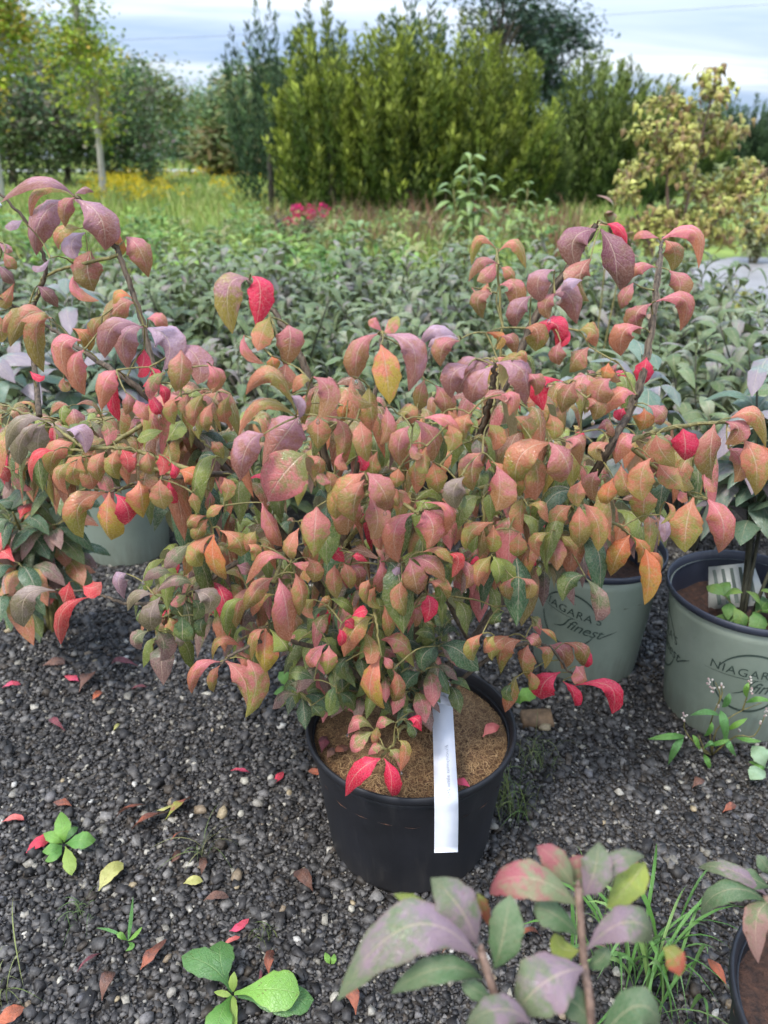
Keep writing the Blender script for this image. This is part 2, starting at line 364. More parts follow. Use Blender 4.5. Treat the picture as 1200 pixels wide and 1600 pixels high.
# meadow with an uneven front edge
xs = np.linspace(-400, 400, 401); edge = np.where(xs < 1.0, 4.9, 9.0) + .35 * np.sin(xs * 1.9) + .2 * np.sin(xs * 4.3)
edge = np.where((xs > 0.6) & (xs < 3.2), 4.9 + (xs - .6) * 1.9, edge)
V = np.concatenate([np.stack([xs, edge, np.full(401, .004)], 1), np.stack([xs, np.full(401, 900.), np.full(401, .004)], 1)])
i = np.arange(400); F = np.stack([i, i + 1, i + 402, i + 401], 1)
put(bpy.data.objects.new('meadow', mesh_np('meadow', V, F, M['meadow'])), kind='structure', label='green meadow ground beyond the shrub bed', cat='meadow')
sheet('road', -120, 120, 65, 76, .009, M['road'], label='pale road crossing the far end of the meadow', cat='road')

# ------------------------------------------------------------------ trees and background
T_CLUMP = tmpl(2, 2, .2, .3, .55, 'ell')
T_NEED = tmpl(2, 1, .1, .2, .30, 'lan')
def tree(name, label, cat, X, Y, height, trunk_r, crown, ncl, nl, lsize, cols, bark, group=None, clump=.32, trunk_h=None, z0=0, lean=0., flat=.8, upright=0.):
    """crown: list of ellipsoids (dx,dy,z,rx,ry,rz)."""
    root = empty(name, (X, Y, z0), label=label, cat=cat, group=group)
    tb = Batch(); top = np.array([lean, 0, height * .8]); trunk_h = trunk_h or height * .3
    tp = spline([(0, 0, -.05), (lean * .2 + trunk_r, 0, trunk_h), (lean * .6, 0, height * .55), top], 14)
    tb.add(*tube(tp, np.linspace(trunk_r, trunk_r * .18, 14), 8))
    B = Batch()
    vol = np.array([e[3] * e[4] * e[5] for e in crown]); vol = vol / vol.sum()
    for k in range(ncl):
        e = crown[rng.choice(len(crown), p=vol)]; d = nrm(rng.normal(size=3)); r = rng.random() ** .36
        c = np.array(e[:3]) + d * r * np.array(e[3:])
        if c[2] < .15: c[2] = .15 + rng.random() * .4
        if k < 46:
            zz = max(min(trunk_h * .95, height * .3), min(c[2] * .7, height * .75)); st = np.array([np.interp(zz, tp[:, 2], tp[:, 0]), 0, zz])
            if c[2] < zz: st[2] = max(c[2] * .6, .1)
            mid = (st + c) / 2 + np.array([0, 0, .06 * height])
            tb.add(*tube(spline([st, mid, c], 6), [trunk_r * .3, trunk_r * .07], 5, False))
        n = max(4, int(nl / ncl * rng.uniform(.5, 1.5))); cs = clump * rng.uniform(.6, 1.35)
        p = c + rng.normal(size=(n, 3)) * cs * np.array([1, 1, flat])
        p = p[p[:, 2] > .05]; n = len(p)
        if n == 0: continue
        cc = np.asarray(cols[rng.choice(len(cols))]); ca = jit(lin(cc), n, .2)
        dd = rdir(n); dd[:, 2] = dd[:, 2] * .5 + upright
        addleaves(B, T_CLUMP, p, frames(dd, rdir(n) + np.array([0, 0, 1.2])), lsize * rng.uniform(.6, 1.3, n), ca)
    tb.obj('trunk', bark, root, attrs=False); B.obj('crown', M['foliage'], root, kind='stuff')
    return root
def at(px, Y): return (px - 600) / FPX * (Y * CP + H * SP)
MAPLE = [(160, 174, 66), (172, 178, 72), (140, 162, 66), (190, 170, 80), (128, 152, 66)]
DARK = [(98, 120, 78), (114, 134, 90), (86, 108, 74), (126, 140, 98), (130, 124, 106)]
MID = [(106, 128, 74), (94, 116, 68), (122, 136, 84), (134, 132, 86)]
FAR_HAZED = [(104, 132, 100), (116, 142, 104), (92, 120, 94), (130, 150, 110)]  # foliage tones brightened, distance haze painted into the leaf colour
tree('maple_tree', 'slender young maple with pale trunk and yellowing crown, standing free in the meadow', 'tree', at(163, 20), 20, 5.7, .085,
     [(0, 0, 2.9, .85, .8, 1.1), (.1, 0, 4.2, .6, .55, 1.4), (-.05, 0, 2.0, .45, .45, .6)], 62, 3600, .13, MAPLE, M['pale'], 'young maples in the meadow', .24, 1.7)
tree('maple_tree', 'young maple with forked pale trunk and a blue band tied low', 'tree', at(4, 17), 17, 5.4, .10,
     [(.0, 0, 3.6, 1.1, 1.0, 1.6), (.55, 0, 3.0, .6, .6, .8)], 75, 4600, .14, MAPLE, M['pale'], 'young maples in the meadow', .26, 1.9)
# blue band round the left maple's trunk
V, F = lathe([(.112, 0), (.113, .01), (.113, .24), (.112, .25)], 16)
bo = bpy.data.objects.new('trunk_band', mesh_np('trunk_band', V, F, simple_noise_mat('blue_band', (70, 140, 190), (96, 160, 205), 8, .5)))
bo.location = (0, 0, .55); put(bo, parent=[o for o in col.objects if o.name.startswith('maple_tree')][-1])
bd = [(20, 30, 5.2, 2.5, 2.3, 'dark leafy tree in the hedgerow behind the forked young maple'), (105, 34, 5.8, 2.6, 2.6, 'tall dark hedgerow tree between the two young maples'),
      (165, 31, 4.3, 2.1, 2.0, 'low dark hedgerow tree right behind the slender maple'), (232, 36, 4.8, 2.0, 2.1, 'round olive green tree with dark stem at the end of the hedgerow')]
for k, (px, Y, h, rx, rz, lab) in enumerate(bd):
    tree('hedgerow_tree', lab, 'tree', at(px, Y), Y, h, .14, [(0, 0, h * .58, rx, 1.8, h * .42), (.4, -.3, h * .32, rx * .95, 1.6, h * .3)] if k < 3 else [(0, 0, h * .64, rx * .92, 1.6, h * .34)], 120 if k < 3 else 90, 9000 if k < 3 else 6500, .20, DARK if k < 3 else MID, M['tbark'], 'hedgerow trees behind the maples', .42, .9)
ft = [(318, 105, 8.0, 3.6, 'pale far tree beyond the road at the end of the meadow', FAR_HAZED), (362, 95, 9.5, 4.0, 'tall rounded far tree left of the yew hedge', FAR_HAZED), (290, 110, 6.5, 3.5, 'small bluish far tree beside the road', FAR_HAZED),
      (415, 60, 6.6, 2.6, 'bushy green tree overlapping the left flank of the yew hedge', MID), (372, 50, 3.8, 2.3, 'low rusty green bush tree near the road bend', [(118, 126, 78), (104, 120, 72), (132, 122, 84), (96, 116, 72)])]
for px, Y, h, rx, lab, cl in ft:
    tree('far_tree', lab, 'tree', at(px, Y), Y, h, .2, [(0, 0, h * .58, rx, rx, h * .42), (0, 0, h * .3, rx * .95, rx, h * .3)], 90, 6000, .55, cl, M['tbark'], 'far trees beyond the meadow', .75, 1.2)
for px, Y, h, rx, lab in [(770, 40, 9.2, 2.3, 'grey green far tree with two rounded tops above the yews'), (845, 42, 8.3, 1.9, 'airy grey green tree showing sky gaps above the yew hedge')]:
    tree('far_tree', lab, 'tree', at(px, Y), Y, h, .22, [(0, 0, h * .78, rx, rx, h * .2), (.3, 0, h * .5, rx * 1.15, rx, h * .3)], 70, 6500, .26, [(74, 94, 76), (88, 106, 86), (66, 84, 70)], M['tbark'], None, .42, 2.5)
# a far line of woodland closing the horizon
B = Batch()
for k in range(90):
    x = rng.uniform(-170, 190); y = rng.uniform(125, 150); h = rng.uniform(5, 9); n = 260
    p = np.array([x, y, h * .5]) + nrm(rng.normal(size=(n, 3))) * rng.random((n, 1)) ** .4 * np.array([4.5, 3.5, h * .5])
    addleaves(B, T_CLUMP, p, frames(rdir(n), rdir(n)), rng.uniform(.6, 1.4, n), jit(lin(FAR_HAZED[k % 4]) * .85, n, .15))
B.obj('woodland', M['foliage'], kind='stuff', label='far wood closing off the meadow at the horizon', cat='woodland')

# upright yews
def yew_mesh(h, r, nsh, seed, cols, tipcol, step=.05, ls=.115):
    g = np.random.default_rng(seed); B = Batch()
    for k in range(nsh):
        a = g.uniform(0, 2 * math.pi); rr = math.sqrt(g.random()); hh = h * (1 - .38 * rr ** 2) * (g.uniform(.62, 1.1) if k % 3 else g.uniform(.25, .75))
        if k % 3 == 0: rr = .7 + .35 * rr
        base = np.array([math.cos(a), math.sin(a), 0]) * r * rr * .45; top = np.array([math.cos(a), math.sin(a), 0]) * r * rr * g.uniform(.9, 1.15)
        zs = max(.05, hh - g.uniform(.9, 1.9)); n = int((hh - zs) / step * 3.2); s = g.random(n) ** .8; z = zs + (hh - zs) * s
        q = z / hh; bend = q ** .7
        p = base[None] * (1 - bend[:, None]) + top[None] * bend[:, None]; p[:, 2] = z
        wd = .10 * (1 - .8 * s ** 2) + .012
        d = g.normal(size=(n, 3)); d[:, 2] = 0; d = nrm(d)
        p = p + d * (wd * g.random(n))[:, None]
        dirs = d * .75 + np.array([0, 0, 1.0]) + nrm(np.array([math.cos(a), math.sin(a), 0])) * .3
        cc = lin(cols[g.integers(len(cols))])[None] * (1 - (s ** 3)[:, None]) + lin(tipcol)[None] * (s ** 3)[:, None]
        addleaves(B, T_NEED, p, frames(dirs, d + g.normal(size=(n, 3)) * .5), ls * g.uniform(.6, 1.3, n), np.clip(cc * .86 * g.uniform(.6, 1.4) * g.normal(1, .25, (n, 1)), .004, 1))
    return B.mesh('crown', M['foliage'])
YC = [(70, 94, 44), (84, 108, 48), (56, 80, 42), (98, 116, 50), (112, 126, 54)]
YM = [yew_mesh(3.0, .95, 190, s, YC, (146, 156, 62)) for s in (1, 2)]
YD = [yew_mesh(3.5, .9, 180, 5, [(54, 78, 54), (66, 90, 60), (46, 68, 50)], (100, 124, 84))]
YA = yew_mesh(3.5, .95, 75, 15, [(54, 78, 54), (66, 90, 60), (46, 68, 50)], (100, 124, 84))
YR = [yew_mesh(2.5, .75, 150, 8, [(74, 98, 52), (90, 110, 56), (64, 84, 50)], (130, 144, 72))]
tV, tF = tube([(0, 0, -.05), (.02, 0, .5), (0, 0, 1.4)], [.09, .05], 8); ytrunk = mesh_np('trunk', tV, tF, M['tbark'])
def yew(px, Y, mesh, s, rz, lab, grp, sx=1.):
    o = empty('yew_tree', (at(px, Y), Y, 0), label=lab, cat='tree', group=grp); o.scale = (s * sx, s * sx, s); o.rotation_euler = (0, 0, rz)
    put(bpy.data.objects.new('trunk', ytrunk), parent=o); put(bpy.data.objects.new('crown', mesh), parent=o, kind='stuff')
g1 = 'upright yews behind the weeds'
for a in [(425, 16.2, YA, 1.0, 0, 'dark blue green yew with loose open shoots at the left end of the hedge', .8),
          (640, 17.2, YD[0], 1.08, 2, 'tall dark yew rising behind the middle of the hedge', 1.), (500, 17.0, YD[0], 1.02, 4, 'dark tall yew behind the left end of the hedge', 1.),
          (520, 14.6, YM[0], 1.0, 1, 'yellow green upright yew at the left front of the hedge', 1.), (625, 14.3, YM[1], 1.0, 3, 'broad yellow green yew in the middle of the hedge front', 1.05),
          (725, 14.6, YM[0], .98, 5, 'yellow green yew right of the middle of the hedge', 1.), (790, 15.2, YM[1], .92, .6, 'yellow green yew at the right end of the big hedge', .9)]:
    yew(a[0], a[1], a[2], a[3], a[4], a[5], g1, a[6])
for a in [(848, 15.5, YR[0], .72, 0, 'short young yew in the gap between the two yew groups', .9), (905, 17, YR[0], 1.12, 2, 'pointed yew at the left of the lower yew group', 1.),
          (965, 17.5, YR[0], 1.08, 4, 'yew in the middle of the lower group behind the yellow tree', 1.), (1015, 18.5, YR[0], 1.0, 1, 'yew behind the left side of the yellow leaved tree', 1.),
          (1075, 24, YR[0], 1.02, 5, 'dark upright conifer behind the yellow leaved tree', 1.2)]:
    yew(a[0], a[1], a[2], a[3], a[4], a[5], 'lower yews behind the yellow tree', a[6])
for k, px in enumerate((1120, 1158, 1190, 1225)):
    yew(px, 27 + k * .4, YD[0], .78, k * 1.3, ['deep green columnar conifer at the near end of the row behind the yellow tree', 'deep green columnar conifer second in the row behind the yellow tree', 'deep green columnar conifer third in the row behind the yellow tree', 'deep green columnar conifer fourth in the row behind the yellow tree'][k], 'columnar conifers at the far yard edge', .95)

# ------------------------------------------------------------------ meadow growth
def blades(B, xy, h, wd, cols, lean=.35, z=0.):
    n = len(xy); h = np.broadcast_to(h, (n,)) * rng.uniform(.5, 1.25, n); a = rng.uniform(0, 2 * math.pi, n); ln = h * rng.uniform(.1, lean * 2, n)
    d = np.stack([np.cos(a), np.sin(a), np.zeros(n)], 1); a2 = rng.uniform(0, 2 * math.pi, n); s = np.stack([np.cos(a2), np.sin(a2), np.zeros(n)], 1) * (np.broadcast_to(wd, (n,)) / 2)[:, None]
    p0 = np.concatenate([xy, np.full((n, 1), z)], 1); p1 = p0 + d * (ln * .3)[:, None] + np.array([0, 0, 1]) * (h * .6)[:, None]
    p2 = p0 + d * ln[:, None] + np.array([0, 0, 1]) * (h * (1 - .25 * np.minimum(1, ln / h)))[:, None]
    V = np.stack([p0 - s, p0 + s, p1 - s * .8, p1 + s * .8, p2], 1).reshape(-1, 3); o = (np.arange(n) * 5)[:, None]
    cc = lin(np.asarray(cols)[rng.integers(len(cols), size=n)]) * rng.normal(1, .18, (n, 1))
    B.add(V, [o + np.array([[0, 1, 3, 2]]), o + np.array([[2, 3, 4]])], None, rep(np.clip(cc, .003, 1), 5))
GC = [(134, 156, 74), (156, 174, 90), (116, 140, 66), (172, 176, 108), (132, 152, 84), (150, 146, 88)]
B = Batch()
def scat(n, y0, y1, k=.62, off=1.0):
    y = np.sqrt(rng.uniform(y0 ** 2, y1 ** 2, n)); x = rng.uniform(-1, 1, n) * (k * y + off); return np.stack([x, y], 1)
p = scat(9000, 5, 11); p = p[(p[:, 0] < .8 + (p[:, 1] - 5) * .3)]; blades(B, p, .32, .012, GC)
p = scat(16000, 10, 24); p = p[p[:, 0] < 5]; blades(B, p, .34, .022, GC)
p = scat(9000, 22, 40); p = p[p[:, 0] < 8]; blades(B, p, .28, .05, GC)
p = scat(9000, 38, 64); p = p[p[:, 0] < 8]; blades(B, p, .14, .09, GC)
p = scat(4000, 77, 122); blades(B, p, .9, .2, GC)
B.obj('meadow_grass', M['grass'], kind='stuff', label='tall bright green grass filling the meadow', cat='grass')
# goldenrod drifts
B = Batch()
for k in range(150):
    y = rng.uniform(17, 34) if k < 115 else rng.uniform(36, 50); x = at(rng.normal(200, 30) if k % 4 else rng.uniform(150, 420), y)
    h = rng.uniform(.26, .5); n = 26; s = y / 25
    blades(B, np.array([[x, y]]) + rng.normal(size=(6, 2)) * .06, h, .03, GC)
    pp = np.array([x, y, h]) + rng.normal(size=(n, 3)) * np.array([.11, .11, .07]) * max(1, s * .8)
    addleaves(B, T_CLUMP, pp, frames(rdir(n), rdir(n)), .06 * max(1, s) * rng.uniform(.7, 1.3, n), jit(lin((206, 180, 36)), n, .15))
B.obj('goldenrod', M['petal'], kind='stuff', label='drifts of yellow goldenrod flowering in the meadow', cat='wildflowers')
# weeds between shrub bed and hedge
B = Batch(); T_W = tmpl(4, 2, .35, .3, .42); T_W2 = tmpl(4, 2, .3, .25, .26, 'lan')
WC = [(116, 148, 78), (134, 162, 82), (102, 134, 74), (150, 172, 96), (126, 150, 100), (150, 152, 104)]
for k in range(620):
    y = rng.uniform(4.5, 11.5); x = rng.uniform(-1, 1) * (.6 * y + .6)
    if x > .9 + (y - 4.5) * .22: continue
    h = rng.uniform(.15, .42) * (1.15 if rng.random() < .2 else 1); n = rng.integers(16, 34); c = WC[rng.integers(len(WC))]
    z = h * rng.random(n) ** .6; a = rng.uniform(0, 2 * math.pi, n); d = np.stack([np.cos(a), np.sin(a), rng.uniform(-.1, .8, n)], 1)
    pos = np.array([x, y, 0]) + np.stack([d[:, 0] * .03, d[:, 1] * .03, z], 1)
    addleaves(B, T_W if k % 2 else T_W2, pos, frames(d, np.array([0, 0, 1.]) + rdir(n) * .3), rng.uniform(.07, .16, n), jit(lin(c), n, .15))
    B.add(*tube([(x, y, 0), (x + rng.normal() * .02, y, h)], .004, 4, False), None, lin((92, 104, 60)))
B.obj('weeds', M['foliage'], kind='stuff', label='green weeds growing between the shrub bed and the yews', cat='weeds')
B = Batch()
for k in range(150):
    y = rng.uniform(8.5, 13.2); x = at(rng.uniform(420, 900), y)
    blades(B, np.array([[x, y]]) + rng.normal(size=(14, 2)) * .08, rng.uniform(.3, .6), .014, [(126, 104, 78), (148, 124, 92), (104, 86, 66), (138, 92, 76)])
B.obj('dry_stalks', M['grass'], kind='stuff', label='brown dry stalks along the foot of the yews', cat='dry weeds')

# ------------------------------------------------------------------ single background plants
def plant(name, label, cat, X, Y, z0, stems, leaf, cols, cb=None, bark='gtwig', mat='gleaf', group=None, seed=0, leaf_objs=False, tms=None):
    """stems: list of (dx,dy,height); leaf: dict(n,size,w,start,droop,whorl)"""
    g = np.random.default_rng(seed + 11); root = empty(name, (X, Y, z0), label=label, cat=cat, group=group)
    SB = Batch(); LB = Batch(); objs = []
    for (dx, dy, h) in stems:
        pts = spline([(dx * .08, dy * .08, -.02), (dx * .4, dy * .4, h * .5), (dx, dy, h)], 9); SB.add(*tube(pts, [leaf.get('r', .005), leaf.get('r', .005) * .45], 6))
        n = leaf['n']; T = np.gradient(pts, axis=0)
        for q in range(n):
            s = leaf['start'] + (1 - leaf['start']) * (q // 2 + 1) / ((n + 1) // 2); s = min(1, s)
            pos = np.array([np.interp(s, np.linspace(0, 1, 9), pts[:, i]) for i in range(3)]); tt = nrm(np.array([np.interp(s, np.linspace(0, 1, 9), T[:, i]) for i in range(3)]))
            a = (q // 2) * 1.57 + (q % 2) * math.pi + g.normal() * .35 + dx * 40
            out = np.array([math.cos(a), math.sin(a), 0]); out = nrm(out - tt * (out @ tt)); up = .25 + .75 * s ** 3 + g.normal() * .15
            objs.append((pos, nrm(out + tt * up * leaf.get('up', .8)), nrm(tt + np.array([0, 0, .6]) + g.normal(size=3) * .15), leaf['size'] * g.uniform(.7, 1.2) * (1.0 if s < .98 else .8), s))
    SB.obj('stem', M[bark], root, attrs=False)
    return root, objs, g
def leafmesh_set(shapes, cols, mat, seed=0):
    out = []; g = np.random.default_rng(seed)
    for k, (arch, cup, wd, shp) in enumerate(shapes):
        for c in cols:
            A, Bc = (c if isinstance(c[0], tuple) else (c, c)); V, F, uv = tmpl(8, 4, arch, cup, wd, shp, .08, k * 1.3)
            out.append(mesh_np('leaf', V, F, M[mat], uv, np.append(lin(A), g.random()), np.append(lin(Bc), 1)))
    return out
def put_leaves(root, objs, meshes, g, limit=300):
    for (pos, d, n, s, t) in objs[:limit]:
        o = bpy.data.objects.new('leaf', meshes[g.integers(len(meshes))]); Rm = frames(np.array([d]), np.array([n]))[0]
        mt = Matrix([[*(Rm[i] * s), pos[i]] for i in range(3)] + [[0, 0, 0, 1]]); o.matrix_basis = mt; put(o, parent=root)
def batch_leaves(root, objs, tms, cols, g, mat):
    B = Batch()
    for k, tm in enumerate(tms):
        sel = objs[k::len(tms)]
        if not sel: continue
        pos = np.array([o[0] for o in sel]); Rm = frames(np.array([o[1] for o in sel]), np.array([o[2] for o in sel]))
        cs = [cols[g.integers(len(cols))] for _ in sel]
        ca = np.array([lin(c[0] if isinstance(c[0], tuple) else c) for c in cs]); cb = np.array([np.append(lin(c[1] if isinstance(c[0], tuple) else c), 1) for c in cs])
        addleaves(B, tm, pos, Rm, np.array([o[3] for o in sel]), ca * g.normal(1, .12, (len(sel), 1)), cb)
    return B.obj('foliage', M[mat], root, kind='stuff')
# fig like sapling and its neighbours against the dark yews
def sap(px, Y, lab, stems, leaf, cols, seed, name='sapling', shp=((.45, .3, .4, 'obo'), (.7, .4, .36, 'ell'))):
    r, ob, g = plant(name, lab, 'plant', at(px, Y), Y, 0, stems, leaf, cols, seed=seed)
    put_leaves(r, ob, leafmesh_set(shp, cols, 'gleaf', seed), g)
sap(722, 6.4, 'light green sapling with long drooping lobed leaves before the yews', [(.02, 0, .98), (-.1, .02, .8), (.14, 0, .85), (.05, .05, .7)], dict(n=12, size=.19, start=.5, r=.009, up=.5), [((126, 158, 84), (108, 140, 76)), ((144, 172, 98), (120, 150, 80))], 3)
sap(812, 6.2, 'bushy bright green sapling between the yews and the yellow tree', [(.0, 0, .82), (-.14, .02, .72), (.16, 0, .7), (.06, .05, .62), (-.06, -.05, .6)], dict(n=16, size=.12, start=.35, r=.007, up=.6), [((128, 156, 78), (110, 140, 70)), ((150, 172, 88), (120, 150, 70))], 4)
sap(905, 2.4, 'thin shoot with a few upright reddish green leaves above the red bush', [(.0, 0, .87), (.05, 0, .78)], dict(n=5, size=.10, start=.86, r=.004, up=2.2), [((140, 128, 84), (176, 120, 96)), ((120, 130, 70), (150, 110, 90))], 5, 'leafy_shoot')
# plant with pink flower heads
r, ob, g = plant('pink_flowering_plant', 'low plant topped with bright pink flower heads before the dark yews', 'plant', at(465, 9.2), 9.2, 0,
                 [(x, y, h) for x, y, h in zip(rng.uniform(-.3, .3, 16), rng.uniform(-.15, .15, 16), rng.uniform(.36, .5, 16))], dict(n=10, size=.10, start=.3, r=.006), None, bark='dtwig', seed=6)
batch_leaves(r, ob, [T_W], [(92, 88, 62), (78, 74, 56), (104, 78, 70)], g, 'gleaf')
FH = Batch(); n = 40; FH_p = rdir(n) * .05; addleaves(FH, T_CLUMP, FH_p, frames(FH_p, rdir(n)), rng.uniform(.04, .06, n), jit(lin((206, 52, 110)), n, .25)); fhm = FH.mesh('flower_head', M['petal'])
for k in range(9):
    o = bpy.data.objects.new('flower_head', fhm); o.location = (rng.uniform(-.32, .32), rng.uniform(-.15, .12), rng.uniform(.38, .52)); o.rotation_euler = (0, 0, k); o.scale = [rng.uniform(.5, .95)] * 3; put(o, parent=r)
# yellow leaved young tree at the right
root = empty('yellowing_tree', (at(1048, 6.0), 6.0, 0), label='small open tree with curled yellow and brown leaves right of the yews', cat='tree')
TB = Batch(); LB = Batch()
trunks = [[(0, 0, -.02), (.0, 0, .6), (.03, .0, 1.1), (.08, .0, 1.52)], [(0, 0, -.02), (-.1, 0, .5), (-.18, 0, 1.0), (-.22, .05, 1.4)], [(0, 0, -.02), (.15, 0, .45), (.38, 0, .8), (.55, 0, .95)], [(0, 0, -.02), (-.2, 0, .4), (-.36, .05, .7), (-.45, .05, .95)]]
YLW = [((190, 194, 92), (158, 150, 76)), ((172, 182, 82), (146, 136, 70)), ((200, 202, 110), (172, 168, 86)), ((150, 128, 76), (124, 98, 62)), ((188, 196, 92), (176, 178, 82)), ((176, 160, 84), (136, 110, 66))]
tmY = [tmpl(6, 3, .7, .5, .62, 'ell', .15), tmpl(6, 3, 1.0, .4, .58, 'ova', .12, 2.)]
yl = []
for tk in trunks:
    tp = spline(tk, 16); TB.add(*tube(tp, [.016, .005], 7))
    for q in range(17 if tk[-1][2] > 1.2 else 12):
        s = rng.uniform(.22, 1); st = np.array([np.interp(s, np.linspace(0, 1, 16), tp[:, i]) for i in range(3)]); a = rng.uniform(0, 6.28); ln = rng.uniform(.18, .62) * (1.25 - s * .8)
        en = st + np.array([math.cos(a) * ln, math.sin(a) * ln * .8, rng.uniform(-.02, .16)]); bp = spline([st, (st + en) / 2 + np.array([0, 0, .03]), en], 8); TB.add(*tube(bp, [.006, .0025], 5))
        for z in range(int(34 * ln / .35) + 8):
            u = rng.uniform(.15, 1); pp = np.array([np.interp(u, np.linspace(0, 1, 8), bp[:, i]) for i in range(3)]) + rng.normal(size=3) * .035; dd = rng.normal(size=3); dd[2] = -abs(dd[2]) * .5 - .1
            yl.append((pp, nrm(dd), nrm(np.array([0, -.3, 1.]) + rng.normal(size=3) * .4), rng.uniform(.05, .085), u))
TB.obj('trunk', M['twig'], root, attrs=False); batch_leaves(root, yl, tmY, YLW, np.random.default_rng(3), 'gleaf')
# low yellow green shrubs by the pale gravel at the right
for px, Y, s_, lab in [(1135, 4.7, .3, 'small round yellow green shrub on the pale gravel'), (1175, 8.6, .8, 'greyish green bush behind the yellow leaved tree'), (1110, 11, .9, 'light green bush behind the yellow leaved tree')]:
    n = 16; r, ob, g = plant('low_shrub', lab, 'shrub', at(px, Y), Y, 0, [(x, y, h) for x, y, h in zip(rng.uniform(-.5, .5, n) * s_, rng.uniform(-.4, .4, n) * s_, rng.uniform(.55, 1.1, n) * s_)], dict(n=26, size=.11 * s_ + .03, start=.1, r=.006), None, seed=int(px))
    batch_leaves(r, ob, [T_W], {1135: [(164, 166, 70), (140, 146, 60)], 1175: [(118, 128, 92), (136, 140, 104)], 1110: [(130, 144, 80), (110, 128, 70)]}[px], g, 'gleaf')
# overhead cable far off
a, b = P(-200, 78, 60), P(1400, -6, 60); cp = spline([a, (a + b) / 2 - np.array([0, 0, .3]), b], 24); cb_ = Batch(); cb_.add(*tube(cp, .011, 5)); cb_.obj('overhead_cable', M['cable'], attrs=False, label='thin overhead cable crossing the cloudy sky', cat='cable')

# ------------------------------------------------------------------ pots
def pot_profile(Rt, h, Rb, sq=False):
    return [(0, .004), (Rb * .9, .004), (Rb * .985, .0), (Rb, .008), (Rb + (Rt * .975 - Rb) * .86, h * .86), (Rt * .975, h - .018), (Rt * .985, h - .017), (Rt * 1.0, h - .015), (Rt * 1.018, h - .013), (Rt * 1.022, h - .006), (Rt * 1.016, h - .001), (Rt * 1.0, h), (Rt * .988, h - .002),
            (Rt * .965, h - .012), (Rt * .935, h - .05), (Rb * .97, .02), (0, .02)]
def surfR(prof, z):
    zs = [p[1] for p in prof[3:6]]; rs = [p[0] for p in prof[3:6]]; return np.interp(z, zs, rs)
def make_pot(x, y, Rt, h, Rb, mat, label, rim=None, soil=None, group=None, tilt=0):
    root = empty('nursery_pot', (x, y, 0), label=label, cat='plant pot', group=group); pr = pot_profile(Rt, h, Rb)
    V, F = lathe(pr[:6] + [(pr[5][0] - .004, h - .017)], 64); put(bpy.data.objects.new('pot_body', mesh_np('pot_body', V, F, mat)), parent=root)
    V, F = lathe([(pr[5][0] - .005, h - .018)] + pr[6:13] + [(pr[13][0], pr[13][1]), (pr[14][0], pr[14][1]), (pr[15][0] * .98, .022), (0.001, .022)], 64)
    put(bpy.data.objects.new('pot_rim', mesh_np('pot_rim', V, F, rim or mat)), parent=root)
    if soil:
        n = 24; rr = np.linspace(.001, np.interp(soil, [.02, h - .05], [Rb * .97, Rt * .935]) + .002, 12); V, F = lathe([(r_, soil + .0) for r_ in rr], n)
        V[:, 2] += rng.normal(0, .004, len(V)); put(bpy.data.objects.new('soil', mesh_np('soil', V, F[:, ::-1].copy(), M['soil'])), parent=root)
    return root, pr
def text_mesh(body, size, shear=0., sx=1.):
    cu = bpy.data.curves.new('print', 'FONT'); cu.body = body; cu.size = size; cu.shear = shear; cu.align_x = 'CENTER'; cu.resolution_u = 3; cu.space_character = sx
    o = bpy.data.objects.new('print', cu); col.objects.link(o); bpy.context.view_layer.update()
    me = bpy.data.meshes.new_from_object(o.evaluated_get(bpy.context.evaluated_depsgraph_get()))
    V = np.array([v.co[:] for v in me.vertices]); F = [list(p.vertices) for p in me.polygons]
    bpy.data.objects.remove(o); bpy.data.curves.remove(cu); bpy.data.meshes.remove(me); return V, F
def wrap(name, parts, root, pr, ang, z0, mat, rot=0.):
    """parts: list of (V2d, faces) in metres round (0,0); wrapped on the pot wall, ang measured from -Y towards +X"""
    VV, FF, o = [], [], 0
    for V, F in parts:
        x = V[:, 0] * math.cos(rot) - V[:, 1] * math.sin(rot); y = V[:, 0] * math.sin(rot) + V[:, 1] * math.cos(rot); z = z0 + y
        r = surfR(pr, z) + .0009; a = ang + x / r; VV.append(np.stack([np.sin(a) * r, -np.cos(a) * r, z], 1)); FF += [[i + o for i in f] for f in F]; o += len(V)
    me = bpy.data.meshes.new(name); me.from_pydata(np.concatenate(VV).tolist(), [], FF); me.materials.append(mat); put(bpy.data.objects.new(name, me), parent=[c for c in root.children if c.name.startswith('pot_body')][0])
def arc(rx, ry, a0, a1, wd0, wd1, cx=0, cy=0, n=36):
    a = np.radians(np.linspace(a0, a1, n)); w_ = np.sin(np.linspace(.12, math.pi - .12, n)) * (wd1 - wd0) + wd0
    V = np.concatenate([np.stack([cx + (rx - w_) * np.cos(a), cy + (ry - w_) * np.sin(a)], 1), np.stack([cx + (rx + w_) * np.cos(a), cy + (ry + w_) * np.sin(a)], 1)]); i = np.arange(n - 1)
    return V, np.stack([i, i + 1, i + n + 1, i + n], 1).tolist()
def strip2d(pts, wd):
    pts = np.asarray(pts, float); T = nrm(np.gradient(pts, axis=0)); Nn = np.stack([-T[:, 1], T[:, 0]], 1); n = len(pts); w_ = (np.sin(np.linspace(.2, math.pi - .1, n)) * wd)[:, None]
    i = np.arange(n - 1); return np.concatenate([pts - Nn * w_, pts + Nn * w_]), np.stack([i, i + 1, i + n + 1, i + n], 1).tolist()
